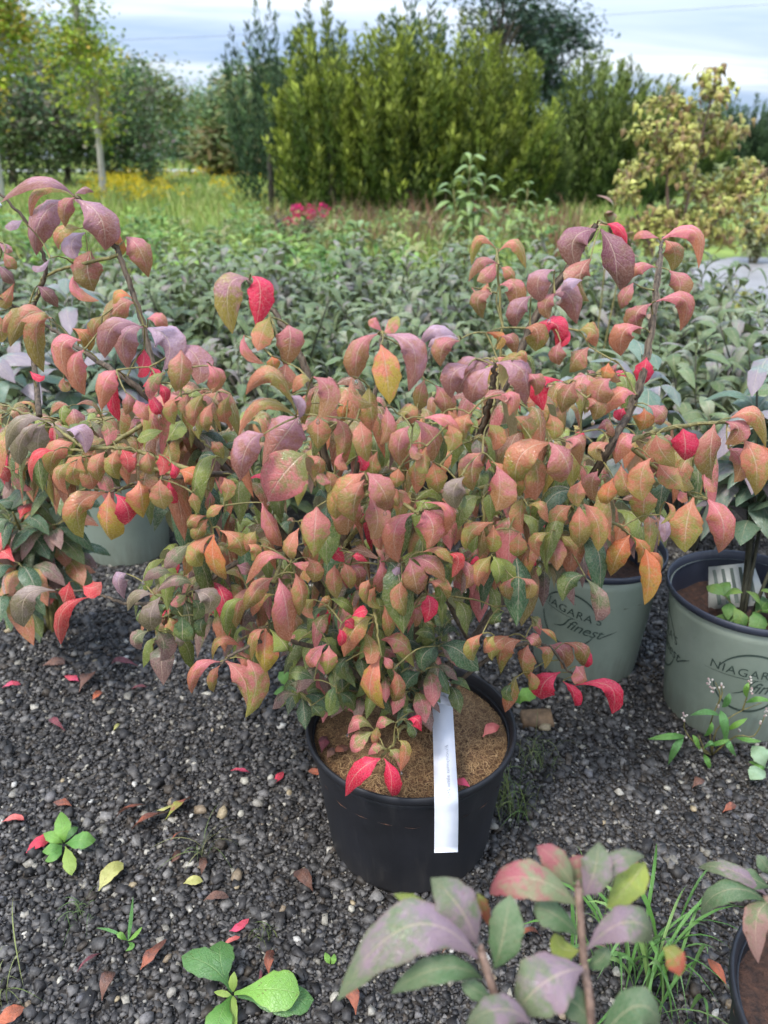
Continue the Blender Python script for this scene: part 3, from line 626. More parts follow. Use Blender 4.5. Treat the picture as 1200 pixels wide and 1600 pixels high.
def logo(root, pr, ang, z0, rot=-.1, s=1.0):
    V, F = text_mesh("NIAGARA'S", .026 * s, 0, 1.12); V = V[:, :2] + np.array([-.004, .014 * s])
    V2, F2 = text_mesh("finest", .036 * s, .35, .95); V2 = V2[:, :2] + np.array([.038 * s, -.020 * s])
    sw = spline([(-.025 * s, -.030 * s), (-.006 * s, -.018 * s), (.004 * s, .004 * s), (.014 * s, .010 * s)], 14); sw2 = spline([(.07 * s, -.02 * s), (.085 * s, -.008 * s), (.105 * s, .006 * s)], 8)
    ul = spline([(-.085 * s, .009 * s), (-.02 * s, .009 * s), (.03 * s, .010 * s)], 8)
    wrap('logo_lettering', [(V, F), (V2, F2), strip2d(sw, .0016), strip2d(sw2, .0014), strip2d(ul, .0007)], root, pr, ang, z0, M['ink'], rot)
    wrap('logo_ring', [arc(.062 * s, .066 * s, 20, 160, .0006, .0021), arc(.062 * s, .066 * s, 192, 345, .0006, .0024)], root, pr, ang, z0, M['ink'], rot)

PBX, PBY = .042, .955
pot_b, prb = make_pot(PBX, PBY, .161, .230, .132, M['potblack'], 'black plastic nursery pot holding the red bush', soil=.165)
pot_2, pr2 = make_pot(.452, 1.445, .140, .285, .112, M['potgreen'], 'sage green printed pot standing behind the black pot', M['rimblack'], .21, 'printed sage green pots')
logo(pot_2, pr2, R(-36), .165, -.2); logo(pot_2, pr2, R(150), .165, -.1)
pot_3, pr3 = make_pot(.705, 1.275, .152, .283, .122, M['potgreen'], 'sage green printed pot behind the white flowered weed', M['rimblack'], .215, 'printed sage green pots')
logo(pot_3, pr3, R(-15), .155, -.03); logo(pot_3, pr3, R(-106), .155, -.03); logo(pot_3, pr3, R(170), .15, -.1)
pot_4, pr4 = make_pot(-.735, 1.97, .140, .285, .112, M['potgreen'], 'sage green pot at the edge of the bed under the green leaved bush', M['rimblack'], .21, 'printed sage green pots')
pot_5, pr5 = make_pot(.522, .500, .150, .225, .125, M['potblack'], 'black pot rim beside the long grass tuft', soil=.18)
# ribbed white care label lying in the printed pot
def lab_mesh():
    B = Batch(); x, y, t = .055, .085, .0012
    V = np.array([(-x, 0, 0), (x, 0, 0), (x * .75, y, .0), (-x * .75, y, 0), (-x, 0, t), (x, 0, t), (x * .75, y, t), (-x * .75, y, t)]); B.add(V, np.array([[0, 3, 2, 1], [4, 5, 6, 7], [0, 1, 5, 4], [1, 2, 6, 5], [2, 3, 7, 6], [3, 0, 4, 7]])); return B
lb = lab_mesh().obj('plant_label', M['stripe'], attrs=False, smooth=False, label='white striped plant label stuck in the soil of the printed pot', cat='plant label')
lb.location = (.70, 1.30, .222); lb.rotation_euler = (R(55), R(-14), R(-12))
for k in range(5):
    B = Batch(); V = np.array([(-.004, 0, .0016), (.004, 0, .0016), (.003, .07, .0016), (-.003, .07, .0016)]); B.add(V, np.array([[0, 1, 2, 3]])); o = B.obj('dark_bar', M['ink'], lb, attrs=False); o.location = (-.032 + k * .016, .008, .0)

# coir disc in the black pot
cz = .198; croot = empty('coir_disc', (PBX, PBY, cz - .015), label='brown coir fibre disc covering the soil of the black pot', cat='mulch mat')
rr = np.concatenate([np.linspace(.001, .146, 16), [.1520]]); prof = [(r_, .015 + .022 * (1 - (r_ / .155) ** 2)) for r_ in rr]; V, F = lathe(prof, 48); V[:, 2] += rng.normal(0, .0015, len(V))
put(bpy.data.objects.new('mat', mesh_np('mat', V, F[:, ::-1].copy(), M['coirbase'])), parent=croot)
n = 9000; r_ = .152 * np.sqrt(rng.random(n)); a = rng.uniform(0, 6.283, n); zc = .0155 + .022 * (1 - (r_ / .155) ** 2) + np.abs(rng.normal(0, .0016, n)); c0 = np.stack([r_ * np.cos(a), r_ * np.sin(a), zc], 1)
b0 = rng.uniform(0, 6.283, n); ln = rng.uniform(.006, .018, n); dv = np.stack([np.cos(b0), np.sin(b0), rng.normal(0, .12, n)], 1) * ln[:, None] / 2; sd_ = np.stack([-np.sin(b0), np.cos(b0), np.zeros(n)], 1)
cur = sd_ * (ln * rng.normal(0, .22, n))[:, None]; up = np.array([0, 0, .0012]); w_ = sd_ * .00038
V = np.stack([c0 - dv - w_, c0 - dv + w_, c0 + cur + up - w_, c0 + cur + up + w_, c0 + dv - w_, c0 + dv + w_], 1).reshape(-1, 3); o6 = (np.arange(n) * 6)[:, None]
F = np.concatenate([o6 + np.array([[0, 1, 3, 2]]), o6 + np.array([[2, 3, 5, 4]])]); cc = lin(np.array([(160, 126, 88), (130, 100, 68), (180, 148, 106), (104, 78, 54), (148, 116, 80)])[rng.integers(5, size=n)])
rk = np.linalg.norm(V[:, :2], axis=1); V[:, :2] *= np.minimum(1, 0.1515 / np.maximum(rk, 1e-6))[:, None]
put(bpy.data.objects.new('fibre', mesh_np('fibre', V, F, M['coir'], None, rep(cc, 6))), parent=croot, kind='stuff')

# ------------------------------------------------------------------ gravel
def ico():
    t = (1 + 5 ** .5) / 2
    V = nrm(np.array([(-1, t, 0), (1, t, 0), (-1, -t, 0), (1, -t, 0), (0, -1, t), (0, 1, t), (0, -1, -t), (0, 1, -t), (t, 0, -1), (t, 0, 1), (-t, 0, -1), (-t, 0, 1)]))
    F = np.array([(0, 11, 5), (0, 5, 1), (0, 1, 7), (0, 7, 10), (0, 10, 11), (1, 5, 9), (5, 11, 4), (11, 10, 2), (10, 7, 6), (7, 1, 8), (3, 9, 4), (3, 4, 2), (3, 2, 6), (3, 6, 8), (3, 8, 9), (4, 9, 5), (2, 4, 11), (6, 2, 10), (8, 6, 7), (9, 8, 1)])
    return V, F
IV, IF = ico()
stones = []
for k in range(8):
    s = np.array([(-1, -1, -1), (1, -1, -1), (1, 1, -1), (-1, 1, -1), (-1, -1, 1), (1, -1, 1), (1, 1, 1), (-1, 1, 1)], float) * np.array([.95, .72, .55]) + rng.normal(0, .27, (8, 3))
    stones.append((s, np.array([(0, 3, 2), (0, 2, 1), (4, 5, 6), (4, 6, 7), (0, 1, 5), (0, 5, 4), (1, 2, 6), (1, 6, 5), (2, 3, 7), (2, 7, 6), (3, 0, 4), (3, 4, 7)])))
SC = np.array([(50, 48, 48), (66, 63, 62), (80, 77, 75), (98, 94, 91), (54, 51, 49), (112, 108, 104), (72, 64, 56), (140, 134, 122), (172, 166, 154)]); SPb = np.array([.16, .20, .2, .15, .11, .09, .05, .027, .013])
GB = Batch(); N = 84000
y = .42 + (2.05 - .42) * rng.random(N) ** .8; x = rng.uniform(-1, 1, N) * (.50 * y + .36)
sz = np.clip(rng.lognormal(math.log(.0027), .46, N), .0018, .0095) * (1 + .12 * (y - .8))
az = rng.uniform(0, 6.283, N); tl = rng.normal(0, .35, (N, 2)); nv = nrm(np.stack([tl[:, 0], tl[:, 1], np.ones(N)], 1)); Rm = frames(np.stack([np.cos(az), np.sin(az), np.zeros(N)], 1), nv)
cc = lin(SC[rng.choice(len(SC), size=N, p=SPb)]) * rng.normal(1, .15, (N, 1)); cc = np.clip(cc * .9, .008, .6)
for k in range(8):
    sel = np.arange(k, N, 8); V, F = inst(stones[k], np.stack([x[sel], y[sel], sz[sel] * .25 + rng.random(len(sel)) * .003], 1), Rm[sel], sz[sel]); GB.add(V, F, None, rep(cc[sel], 8))
GB.obj('gravel', M['stone'], ground, smooth=False, kind='stuff')
PC = [(168, 162, 148), (140, 134, 124), (112, 108, 106), (156, 140, 112), (184, 180, 172), (92, 90, 92), (74, 73, 76), (132, 116, 96)]
pmesh = []
for k in range(16):
    s = IV * (1 + rng.normal(0, .16, (12, 1))) * np.array([1.2, .9, .62]); pmesh.append(mesh_np('pebble', s, IF, M['stone'], None, lin(PC[k % 8]), None, smooth=k % 3 == 0))
for k in range(300):
    yy = .5 + 1.15 * random.random() ** 1.1; xx = random.uniform(-1, 1) * (.5 * yy + .2)
    if (xx - .03) ** 2 + (yy - .942) ** 2 < .15 ** 2 or (xx - .452) ** 2 + (yy - 1.445) ** 2 < .13 ** 2 or (xx - .705) ** 2 + (yy - 1.275) ** 2 < .14 ** 2: xx = -abs(xx) - .2
    o = bpy.data.objects.new('pebble', pmesh[rng.integers(16)]); s = float(np.clip(rng.lognormal(math.log(.0056), .32), .0042, .0115)); o.scale = (s, s, s); o.location = (xx, yy, s * .35 + .003)
    o.rotation_euler = (random.gauss(0, .25), random.gauss(0, .25), random.uniform(0, 6.28)); put(o, parent=ground)
# old wood chip beside the black pot
q = G(838, 1128); cv = Batch(); V = np.array([(-.035, -.02, 0), (.03, -.024, 0), (.034, .018, 0), (-.03, .022, 0), (-.033, -.018, .016), (.027, -.022, .012), (.032, .015, .019), (-.027, .02, .014)]); cv.add(V, np.array([[0, 3, 2, 1], [4, 5, 6, 7], [0, 1, 5, 4], [1, 2, 6, 5], [2, 3, 7, 6], [3, 0, 4, 7]]))
o = cv.obj('wood_chip', M['chip'], attrs=False, smooth=False, label='weathered wood chip on the gravel beside the black pot', cat='wood chip'); o.location = (float(q[0]), float(q[1]), .002); o.rotation_euler = (0, .08, .15)

# ------------------------------------------------------------------ fallen leaves (px, py, length px, angle, hue, label)
FL = {'pink': ((222, 70, 110), (200, 60, 80)), 'red': ((214, 30, 70), (190, 40, 60)), 'rust': ((160, 84, 54), (110, 62, 46)), 'brown': ((112, 72, 54), (84, 56, 46)), 'yellow': ((188, 186, 110), (170, 170, 90)), 'mix': ((150, 160, 60), (150, 80, 66)), 'maroon': ((120, 40, 56), (90, 36, 46)), 'orange': ((196, 100, 60), (150, 80, 50)), 'salmon': ((220, 116, 108), (200, 90, 84))}
fl = [(18, 1073, 24, 10, 'pink'), (112, 1061, 26, 160, 'pink'), (218, 1077, 22, 5, 'maroon'), (195, 1040, 38, 175, 'maroon'), (135, 1068, 40, 80, 'brown'), (152, 1088, 18, 60, 'orange'), (84, 1040, 30, 5, 'brown'), (90, 1134, 36, 150, 'maroon'), (182, 1137, 14, 70, 'yellow'),
      (376, 1207, 28, 175, 'pink'), (436, 1216, 24, 60, 'red'), (492, 1210, 22, 160, 'orange'), (20, 1284, 30, 5, 'salmon'), (98, 1257, 28, 170, 'rust'), (62, 1322, 36, 35, 'red'), (205, 1268, 40, 25, 'rust'), (235, 1285, 56, 30, 'rust'), (278, 1265, 46, 50, 'mix'), (262, 1262, 30, 20, 'yellow'), (174, 1371, 48, 60, 'yellow'), (280, 1310, 28, 30, 'rust'), (316, 1354, 28, 100, 'brown'), (302, 1380, 26, 5, 'yellow'),
      (474, 1378, 42, 140, 'brown'), (240, 1492, 50, 55, 'rust'), (374, 1446, 30, 30, 'pink'), (362, 1470, 24, 20, 'salmon'), (140, 1505, 36, 40, 'maroon'), (170, 1542, 40, 80, 'brown'), (15, 1590, 40, 30, 'orange'), (425, 1508, 30, 80, 'rust'), (338, 1406, 34, 5, 'brown'), (822, 1470, 42, 10, 'rust'), (545, 1560, 50, 120, 'rust'), (1140, 1265, 26, 20, 'rust'), (1090, 1225, 26, 30, 'brown'), (990, 1355, 24, 60, 'rust'), (1120, 1520, 40, 110, 'orange'), (275, 1340, 20, 60, 'brown'), (405, 1527, 20, 90, 'maroon'), (700, 1480, 26, 40, 'brown')]
hl = {'pink': 'bright pink fallen leaf lying on the dark gravel', 'red': 'deep red fallen leaf lying on the dark gravel', 'rust': 'curled rust brown dead leaf lying on the dark gravel', 'brown': 'shrivelled dark brown dead leaf on the gravel', 'yellow': 'pale yellow fallen leaf lying on the dark gravel', 'mix': 'fallen leaf half lime green half red brown on the gravel', 'maroon': 'thin dark maroon curled leaf on the gravel', 'orange': 'small orange brown fallen leaf on the gravel', 'salmon': 'pale salmon pink fallen leaf on the gravel'}
own = {4: 'shrivelled brown leaf standing on edge left of the bush shadow', 10: 'folded deep red leaf on the gravel left of the black pot', 9: 'flat pink leaf on the gravel left of the black pot', 12: 'salmon leaf on the gravel left of the small bright weed', 14: 'red leaf touching the small bright green weed', 15: 'rust brown leaf lying beside the half green leaf', 16: 'largest crumpled rust brown leaf beside the half green leaf', 18: 'pale papery leaf under the half green leaf', 19: 'long pale yellow leaf lying alone on the gravel', 23: 'dark rolled brown leaf on the gravel by the black pot base',
       24: 'rust brown leaf on the gravel between weed sprig and plantain', 25: 'bright pink leaf on the gravel above the plantain weed', 26: 'pale pink leaf edge just above the plantain weed', 29: 'orange brown leaf beside the sparse grass sprig', 30: 'rust brown leaf behind the round plantain leaf', 32: 'rust brown leaf lying behind the foreground shrub', 33: 'rust brown leaf under the largest foreground leaf', 37: 'orange leaf between the long grass and the corner pot', 34: 'small rust leaf on the gravel before the printed pot', 1: 'pink leaf on the gravel beside the shrivelled brown leaf', 17: hl['mix'], 5: 'small orange leaf below the shrivelled brown leaf', 11: 'orange scrap of leaf by the left side of the black pot'}
for k, (px, py, ln, an, hue) in enumerate(fl):
    q = G(px, py, .008); L_ = ln / FPX * depth(q) * 1.15; A = R(an); d = np.array([math.cos(A), math.sin(A) * 1.3, 0]); d = nrm(d); cur = random.uniform(.05, .28) if hue not in ('rust', 'brown', 'maroon') else random.uniform(.2, .45)
    b = -d * L_ / 2; t = d * L_ / 2; V, F, uv = leaf_geo(b + [0, 0, .001], np.array([random.gauss(0, .06) * L_, random.gauss(0, .06) * L_, cur * L_]), t + [0, 0, .002], L_ * random.uniform(.34, .5) * (.6 if hue in ('maroon',) else 1), (random.gauss(0, .4), random.gauss(0, .4), 1), 10, 4, random.uniform(-.5, .5), .16, 'ell', k)
    o = bpy.data.objects.new('fallen_leaf', mesh_np('fallen_leaf', V, F, M['dry'], uv, np.append(lin(FL[hue][0]), random.random()), np.append(lin(FL[hue][1]), 1))); o.location = [float(v) for v in q]
    put(o, label=own.get(k, hl[hue]), cat='leaf', group=None if k in own else hue + ' leaves fallen on the gravel')
# shed leaves on the coir disc
for (px, py, ln, an, hue, lab) in [(768, 1140, 34, 40, 'salmon', 'dried pinkish leaf resting on the right side of the coir disc'), (507, 1160, 32, 80, 'maroon', 'dull red leaf resting at the left edge of the coir disc'), (533, 1170, 24, 20, 'rust', 'small rust leaf resting left on the coir disc'), (722, 1222, 26, 150, 'pink', 'pink leaf tucked inside the pot rim beside the white tag'), (518, 1175, 24, 60, 'brown', 'grey brown leaf scrap at the left edge of the coir disc')]:
    q = G(px, py, .222); L_ = ln / FPX * depth(q) * 1.15; A = R(an); d = np.array([math.cos(A), math.sin(A), 0]); V, F, uv = leaf_geo(-d * L_ / 2, np.array([0, 0, .25 * L_]), d * L_ / 2, L_ * .5, (.2, -.3, 1), 10, 4, .4, .15)
    V[:, 2] -= V[:, 2].min() + .004
    o = bpy.data.objects.new('fallen_leaf', mesh_np('fallen_leaf', V, F, M['dry'], uv, np.append(lin(FL[hue][0]), .3), np.append(lin(FL[hue][1]), 1))); o.location = [float(v) for v in q]; put(o, label=lab, cat='leaf')

# ------------------------------------------------------------------ bed of grey green container shrubs
BED = [((108, 128, 86), (90, 114, 66)), ((124, 140, 100), (98, 120, 76)), ((92, 114, 70), (76, 100, 56)), ((128, 138, 116), (128, 120, 116)), ((126, 118, 114), (100, 116, 86)), ((86, 110, 70), (102, 120, 76)), ((144, 150, 122), (116, 132, 94)), ((80, 100, 60), (94, 112, 66))]
BSH = [(.55, .25, .36, 'ell'), (.8, .3, .33, 'ell'), (.35, .35, .36, 'obo')]
bmesh_ = leafmesh_set(BSH, BED, 'gleaf', 5); btm = [tmpl(6, 2, a, c, w_, s_, .06, 1.) for a, c, w_, s_ in BSH]
def bed_stems(g, h, n=11, sp=.2): return [(g.normal() * sp * .8, g.normal() * sp * .8, h * g.uniform(.68, 1.08)) for _ in range(n)]
# far plants share four built foliage variants
var = []
for k in range(4):
    g = np.random.default_rng(40 + k); r, ob, g2 = plant('tmp', '', '', 0, 0, 0, bed_stems(g, .5, 13), dict(n=22, size=.094, start=.22, r=.0045, up=.7), None, bark='dtwig', seed=40 + k)
    f = batch_leaves(r, ob, btm, [BED[:3], BED[2:6], BED, [BED[0], BED[3], BED[4], BED[6]]][k], g2, 'gleaf'); s_ = [c for c in r.children if c.name.startswith('stem')][0]
    var.append((f.data, s_.data)); [bpy.data.objects.remove(o) for o in (f, s_, r)]
LBED = 'grey green leafy shrub in the dense bed behind the red bush'; GBED = 'grey green shrubs in the bed'
LBIG0 = 'grey green shrub with larger mauve tinged leaves beside the printed pots'
cnt = 0
for j, Y in enumerate(np.arange(1.95, 4.55, .29)):
    hw = .56 * Y + .35; nx = int(2 * hw / .31)
    for i in range(nx):
        x = -hw + (i + .5 + .5 * (j % 2)) * .31 + random.gauss(0, .035); y = Y + random.gauss(0, .04)
        if y < 2.15 and (-.98 < x < -.45): continue
        if x < -.55 and y < 2.2: continue
        if x > 1.45 and y > 3.0 and x > 1.45 + (4.4 - y) * .3: continue          # pale gravel at the right stays open
        cnt += 1; h = random.uniform(.38, .6)
        row = 'in the front row of the bed right behind the red bush' if y < 2.35 else 'in the back bed row next to green weeds' if y > 4.12 else 'at the bed end next to the pale gravel' if x > 1.3 else 'next to the green bush at the bed end' if x < -1.35 else 'inside the dense bed' if y > 2.6 else 'in the second row of the bed'
        tone = ('sage green', 'mauve and green', 'grey green', 'pale grey green')[cnt % 4] if y >= 2.6 else 'grey green'
        LBED = tone + ' leafy shrub ' + row; GBED = tone + ' shrubs ' + row
        if y < 2.6:
            g = np.random.default_rng(1000 + cnt); big = x > .35
            r, ob, g2 = plant('bed_shrub', LBIG0 if big else LBED, 'shrub', x, y, 0, bed_stems(g, h * (1.08 if big else 1.), 10, .16), dict(n=12 if not big else 12, size=.096 if not big else .116, start=.4, r=.0045, up=.7), None, bark='dtwig', seed=1000 + cnt, group='larger leaved shrubs behind the printed pots' if big else GBED)
            put_leaves(r, ob, bmesh_, g2)
        else:
            fm, sm = var[cnt % 4]; r = empty('bed_shrub', (x, y, 0), label=LBED, cat='shrub', group=GBED); s_ = h / .5; r.scale = (s_, s_, s_); r.rotation_euler = (0, 0, random.uniform(0, 6.28))
            put(bpy.data.objects.new('stem', sm), parent=r); put(bpy.data.objects.new('foliage', fm), parent=r, kind='stuff')
# plants in the printed pots
BIG = [((116, 140, 124), (98, 124, 104)), ((134, 148, 140), (142, 130, 138)), ((96, 124, 104), (84, 112, 88)), ((146, 140, 146), (112, 128, 114))]
BGS = leafmesh_set([(.6, .3, .5, 'ell'), (.9, .35, .46, 'obo'), (.4, .3, .48, 'ell')], BIG, 'gleaf', 9)
for (x, y, z, lab, sd_, sp) in [(.452, 1.445, .21, 'broad leaved grey green shrub in the printed pot behind the black pot', 70, .10), (.705, 1.275, .21, 'broad leaved grey green shrub in the printed pot with the striped label', 71, .11), (-.735, 1.97, .21, 'green leaved shrub in the sage pot at the edge of the bed', 72, .13)]:
    g = np.random.default_rng(sd_); tall = .42 if sd_ == 71 else .44
    st = [(g.normal() * sp, g.normal() * sp * .8 + .02, tall * g.uniform(.7, 1.1)) for _ in range(5 if sd_ == 71 else 8)]
    r, ob, g2 = plant('potted_shrub', lab, 'shrub', x, y, z, st, dict(n=14, size=.115, start=.42, r=.0042, up=.6), None, bark='dtwig', seed=sd_, group=None); put_leaves(r, ob, BGS, g2)
# seedling weeds in the printed pot
r, ob, g2 = plant('pot_weed', 'toothed green weed growing in the printed pot with the striped label', 'weed', .685, 1.245, .213, [(-.05, -.01, .075), (.02, -.02, .05), (.07, .0, .06), (.05, -.04, .03), (-.02, -.05, .025)], dict(n=4, size=.062, start=.5, r=.002, up=.3), None, bark='gtwig', mat='wleaf', seed=5)
put_leaves(r, ob, leafmesh_set([(.3, .2, .55, 'ova'), (.5, .2, .5, 'ell')], [((74, 118, 50), (96, 136, 60)), ((92, 132, 62), (110, 140, 60))], 'wleaf', 2), g2)

# ------------------------------------------------------------------ helper for leaves drawn by three midrib points
PAL = {
 'mauve': ((180, 128, 140), (160, 104, 90)), 'lilac': ((184, 154, 174), (164, 128, 138)), 'plum': ((140, 84, 98), (130, 88, 74)), 'rose': ((190, 110, 112), (160, 114, 70)), 'rosebr': ((178, 106, 90), (140, 118, 56)),
 'pink': ((214, 118, 124), (188, 118, 84)), 'salmon': ((198, 118, 94), (150, 130, 60)), 'orange': ((206, 112, 66), (170, 130, 52)), 'olive': ((150, 136, 60), (190, 118, 84)), 'green': ((58, 92, 46), (100, 118, 52)), 'dgreen': ((46, 88, 54), (70, 104, 66)),
 'hot': ((238, 34, 86), (222, 28, 68)), 'red': ((220, 52, 62), (206, 84, 76)), 'gold': ((210, 122, 94), (178, 150, 54)), 'gray': ((154, 134, 124), (124, 114, 82)), 'grayg': ((106, 114, 78), (146, 112, 104)), 'lime': ((134, 146, 56), (118, 134, 56)),
 'mo': ((180, 124, 132), (152, 134, 52)), 'so': ((192, 118, 84), (146, 138, 58)), 'gp': ((134, 136, 70), (206, 116, 116)), 'pg': ((214, 128, 120), (156, 152, 66)), 'gm': ((140, 118, 128), (102, 116, 84)), 'gg': ((78, 112, 70), (104, 126, 90)), 'gr': ((124, 134, 96), (158, 84, 90)), 'br': ((160, 108, 80), (126, 112, 58)), 'lo': ((140, 142, 56), (190, 92, 66))}
for k_ in PAL:
    if k_ not in ('gm', 'gg', 'gr', 'lo', 'hot', 'red'): PAL[k_] = tuple(tuple(min(242, v * 1.05) for v in c_) for c_ in PAL[k_])
def pxleaf(Y3, l, o=(0, 0, 1), rnd=random, cup=None, ns=12, nc=4, tilt=.55, shape=None, byD=False, bow=.16):
    """l=(bx,by,mx,my,tx,ty,w,hue) in picture pixels (after offset o); Y3 = distance of base, mid and tip are offset from it"""
    ox, oy, s = o; bx, by, mx, my, tx, ty, wd = [v / s for v in l[:7]]; f = PD if byD else P
    L_ = (math.hypot(mx - bx, my - by) + math.hypot(tx - mx, ty - my)); b = f(bx + ox, by + oy, Y3); Dp = depth(b); Lw = L_ / FPX * Dp
    m = f(mx + ox, my + oy, Y3 - bow * Lw * rnd.uniform(.6, 1.4)); t = f(tx + ox, ty + oy, Y3 - Lw * rnd.uniform(-.15, .18))
    ww = .94 * wd / FPX * Dp; tw = nrm(CAM - m) + np.array([rnd.gauss(0, .25), 0, tilt + rnd.gauss(0, .15)])
    V, F, uv = leaf_geo(b, m, t, ww, tw, ns, nc, rnd.uniform(.2, .75) if cup is None else cup, rnd.uniform(.04, .12), shape or rnd.choice(['ell', 'ell', 'obo', 'ova']), rnd.uniform(0, 6), rnd.choice([0, 0, .5, .9, 1.4]))
    A, Bc = PAL[l[7]]; j = rnd.uniform(.84, 1.12); return V, F, uv, np.append(lin(A) * j, rnd.random()), np.append(lin(Bc) * j, 1), b
def leafobj(root, geo, mat, name='leaf'):
    V, F, uv, ca, cb, b = geo; o = bpy.data.objects.new(name, mesh_np(name, V - b, F, M[mat], uv, ca, cb)); o.location = [float(v) for v in (b - np.array(root.location))]; return put(o, parent=root)

# ------------------------------------------------------------------ foreground shrub
D0 = .50; b0 = PD(905, 1400, D0)
fr = empty('foreground_shrub', (.13, .30, 0), label='two stemmed shrub with broad mauve and green leaves before the black pot', cat='shrub')
S = Batch()
for pts in ([PD(752, 1485, .48), PD(775, 1560, .475), PD(800, 1640, .47), (.13, .30, .22), (.13, .30, -.02)], [PD(903, 1385, D0), PD(912, 1500, D0 - .005), PD(922, 1640, D0 - .01), (.15, .30, .22), (.15, .30, -.02)]):
    S.add(*tube(spline(pts, 24), [.0027, .0027, .003, .0045, .007], 8))
    S.add(*tube(np.array([pts[0], np.array(pts[0]) + [0, 0.001, .004]]), [.0027, .001], 8))
S.obj('stem', M['twig'], fr, attrs=False, origin=(.13, .30, 0))
fo = (500, 1300, 3.); f2 = (500, 1280, 1.7143)
fore = [((740, 590, 420, 440, 80, 790, 270, 'gm'), fo, .48), ((738, 530, 650, 350, 520, 215, 215, 'gm'), fo, .485), ((560, 400, 450, 330, 345, 290, 70, 'lime'), fo, .50), ((760, 690, 560, 640, 290, 770, 130, 'gg'), fo, .49), ((815, 790, 730, 740, 650, 690, 90, 'gg'), fo, .50),
        ((815, 640, 860, 480, 885, 300, 190, 'gg'), fo, .487), ((1235, 640, 1060, 700, 890, 870, 290, 'gm'), fo, .475), ((985, 900, 850, 830, 670, 900, 150, 'gm'), fo, .46), ((1215, 350, 980, 215, 720, 275, 190, 'gr'), fo, .50), ((735, 285, 770, 350, 790, 440, 60, 'lo'), fo, .52),
        ((1190, 260, 1110, 140, 1010, 60, 130, 'gr'), fo, .505), ((700, 195, 690, 130, 682, 80, 62, 'gr'), f2, .515), ((705, 205, 735, 140, 745, 55, 95, 'gm'), f2, .50), ((712, 200, 790, 115, 870, 100, 60, 'gm'), f2, .505), ((870, 115, 835, 165, 768, 238, 85, 'lime'), f2, .52),
        ((715, 348, 830, 275, 925, 345, 105, 'gm'), f2, .49), ((918, 345, 955, 375, 968, 425, 72, 'lo'), f2, .488), ((695, 312, 620, 250, 560, 240, 85, 'gg'), f2, .51), ((695, 350, 650, 345, 630, 305, 62, 'lime'), f2, .515), ((712, 395, 750, 375, 772, 340, 50, 'gg'), f2, .51), ((745, 600, 850, 500, 925, 570, 110, 'gg'), f2, .47), ((610, 500, 680, 490, 730, 570, 90, 'gg'), f2, .485), ((715, 470, 690, 480, 655, 520, 60, 'gg'), f2, .49)]
rf = random.Random(3)
for l, o_, D in fore: leafobj(fr, pxleaf(D, l, o_, rf, .3, 16, 6, .5, 'fol', True), 'gleaf')
# shrub at the right edge in the second black pot
er = empty('edge_shrub', (.522, .50, .17), label='pale grey green leaved shrub rising from the black pot beside the grass tuft', cat='shrub')
S = Batch(); S.add(*tube(spline([PD(1200, 1400, .66), PD(1215, 1470, .67), (.50, .50, .30), (.522, .50, .165)], 14), [.004, .006], 8)); S.obj('stem', M['twig'], er, attrs=False, origin=er.location)
eo = (900, 1250, 4.)
for l in [(1195, 600, 1000, 450, 730, 405, 110, 'gm'), (1195, 640, 950, 560, 710, 745, 150, 'gg'), (1210, 545, 1110, 490, 1030, 430, 120, 'gg'), (1225, 640, 1130, 740, 1140, 1020, 170, 'grayg'), (1215, 465, 1180, 400, 1130, 345, 100, 'gg'), (1240, 620, 1300, 520, 1400, 520, 150, 'gg'), (1240, 560, 1280, 420, 1330, 330, 150, 'gm')]:
    leafobj(er, pxleaf(.66, l, eo, rf, .3, 14, 4, .5, 'fol', True), 'gleaf')

# ------------------------------------------------------------------ ground weeds
def ground_weed(name, label, px, py, leaves, stems=(), z=0., mat='wleaf', group=None):
    q = G(px, py); root = empty(name, q, label=label, cat='weed', group=group)
    if stems:
        S = Batch()
        for s_ in stems: S.add(*tube(spline([np.array(v) for v in s_], 8), [.0016, .0009], 5))
        S.obj('stem', M['gtwig'], root, attrs=False, origin=q)
    for l in leaves:
        hz = l[8] if len(l) > 8 else (.012, .03, .012); b, m, t = G(l[0], l[1], hz[0]), G(l[2], l[3], hz[1]), G(l[4], l[5], hz[2]); wd = l[6] / FPX * depth(b)
        V, F, uv = leaf_geo(b, m, t, wd, nrm(CAM - m) * .6 + np.array([0, 0, .6]), 12, 4, .15, .08, l[9] if len(l) > 9 else 'ell', l[0]); A, Bc = PAL2[l[7]]
        leafobj(root, (V, F, uv, np.append(lin(A), rf.random()), np.append(lin(Bc), 1), b), mat)
    return root
PAL2 = {'g': ((92, 148, 62), (110, 160, 70)), 'l': ((128, 178, 70), (120, 168, 70)), 'd': ((70, 118, 58), (84, 130, 64)), 'y': ((160, 186, 90), (150, 176, 80)), 'w': ((170, 196, 160), (150, 180, 140)), 'sg': ((104, 160, 88), (90, 140, 72))}
ground_weed('plantain_weed', 'broadleaf plantain weed with round green leaves and pale stalks on gravel', 363, 1552,
    [(363, 1550, 330, 1510, 284, 1494, 42, 'd', (.01, .04, .03), 'rnd'), (360, 1548, 345, 1505, 345, 1470, 46, 'd', (.01, .04, .035), 'rnd'), (366, 1552, 420, 1545, 468, 1553, 58, 'l', (.01, .035, .03), 'rnd'), (368, 1556, 430, 1560, 490, 1562, 46, 'd', (.006, .02, .008), 'rnd'), (362, 1555, 345, 1585, 338, 1620, 42, 'g', (.01, .03, .02), 'rnd'), (364, 1550, 364, 1535, 366, 1518, 14, 'y', (.012, .03, .04), 'lan'), (362, 1556, 348, 1552, 334, 1550, 10, 'y', (.01, .015, .012), 'lan'), (364, 1556, 365, 1580, 366, 1640, 12, 'y', (.01, .02, .02), 'lan')])
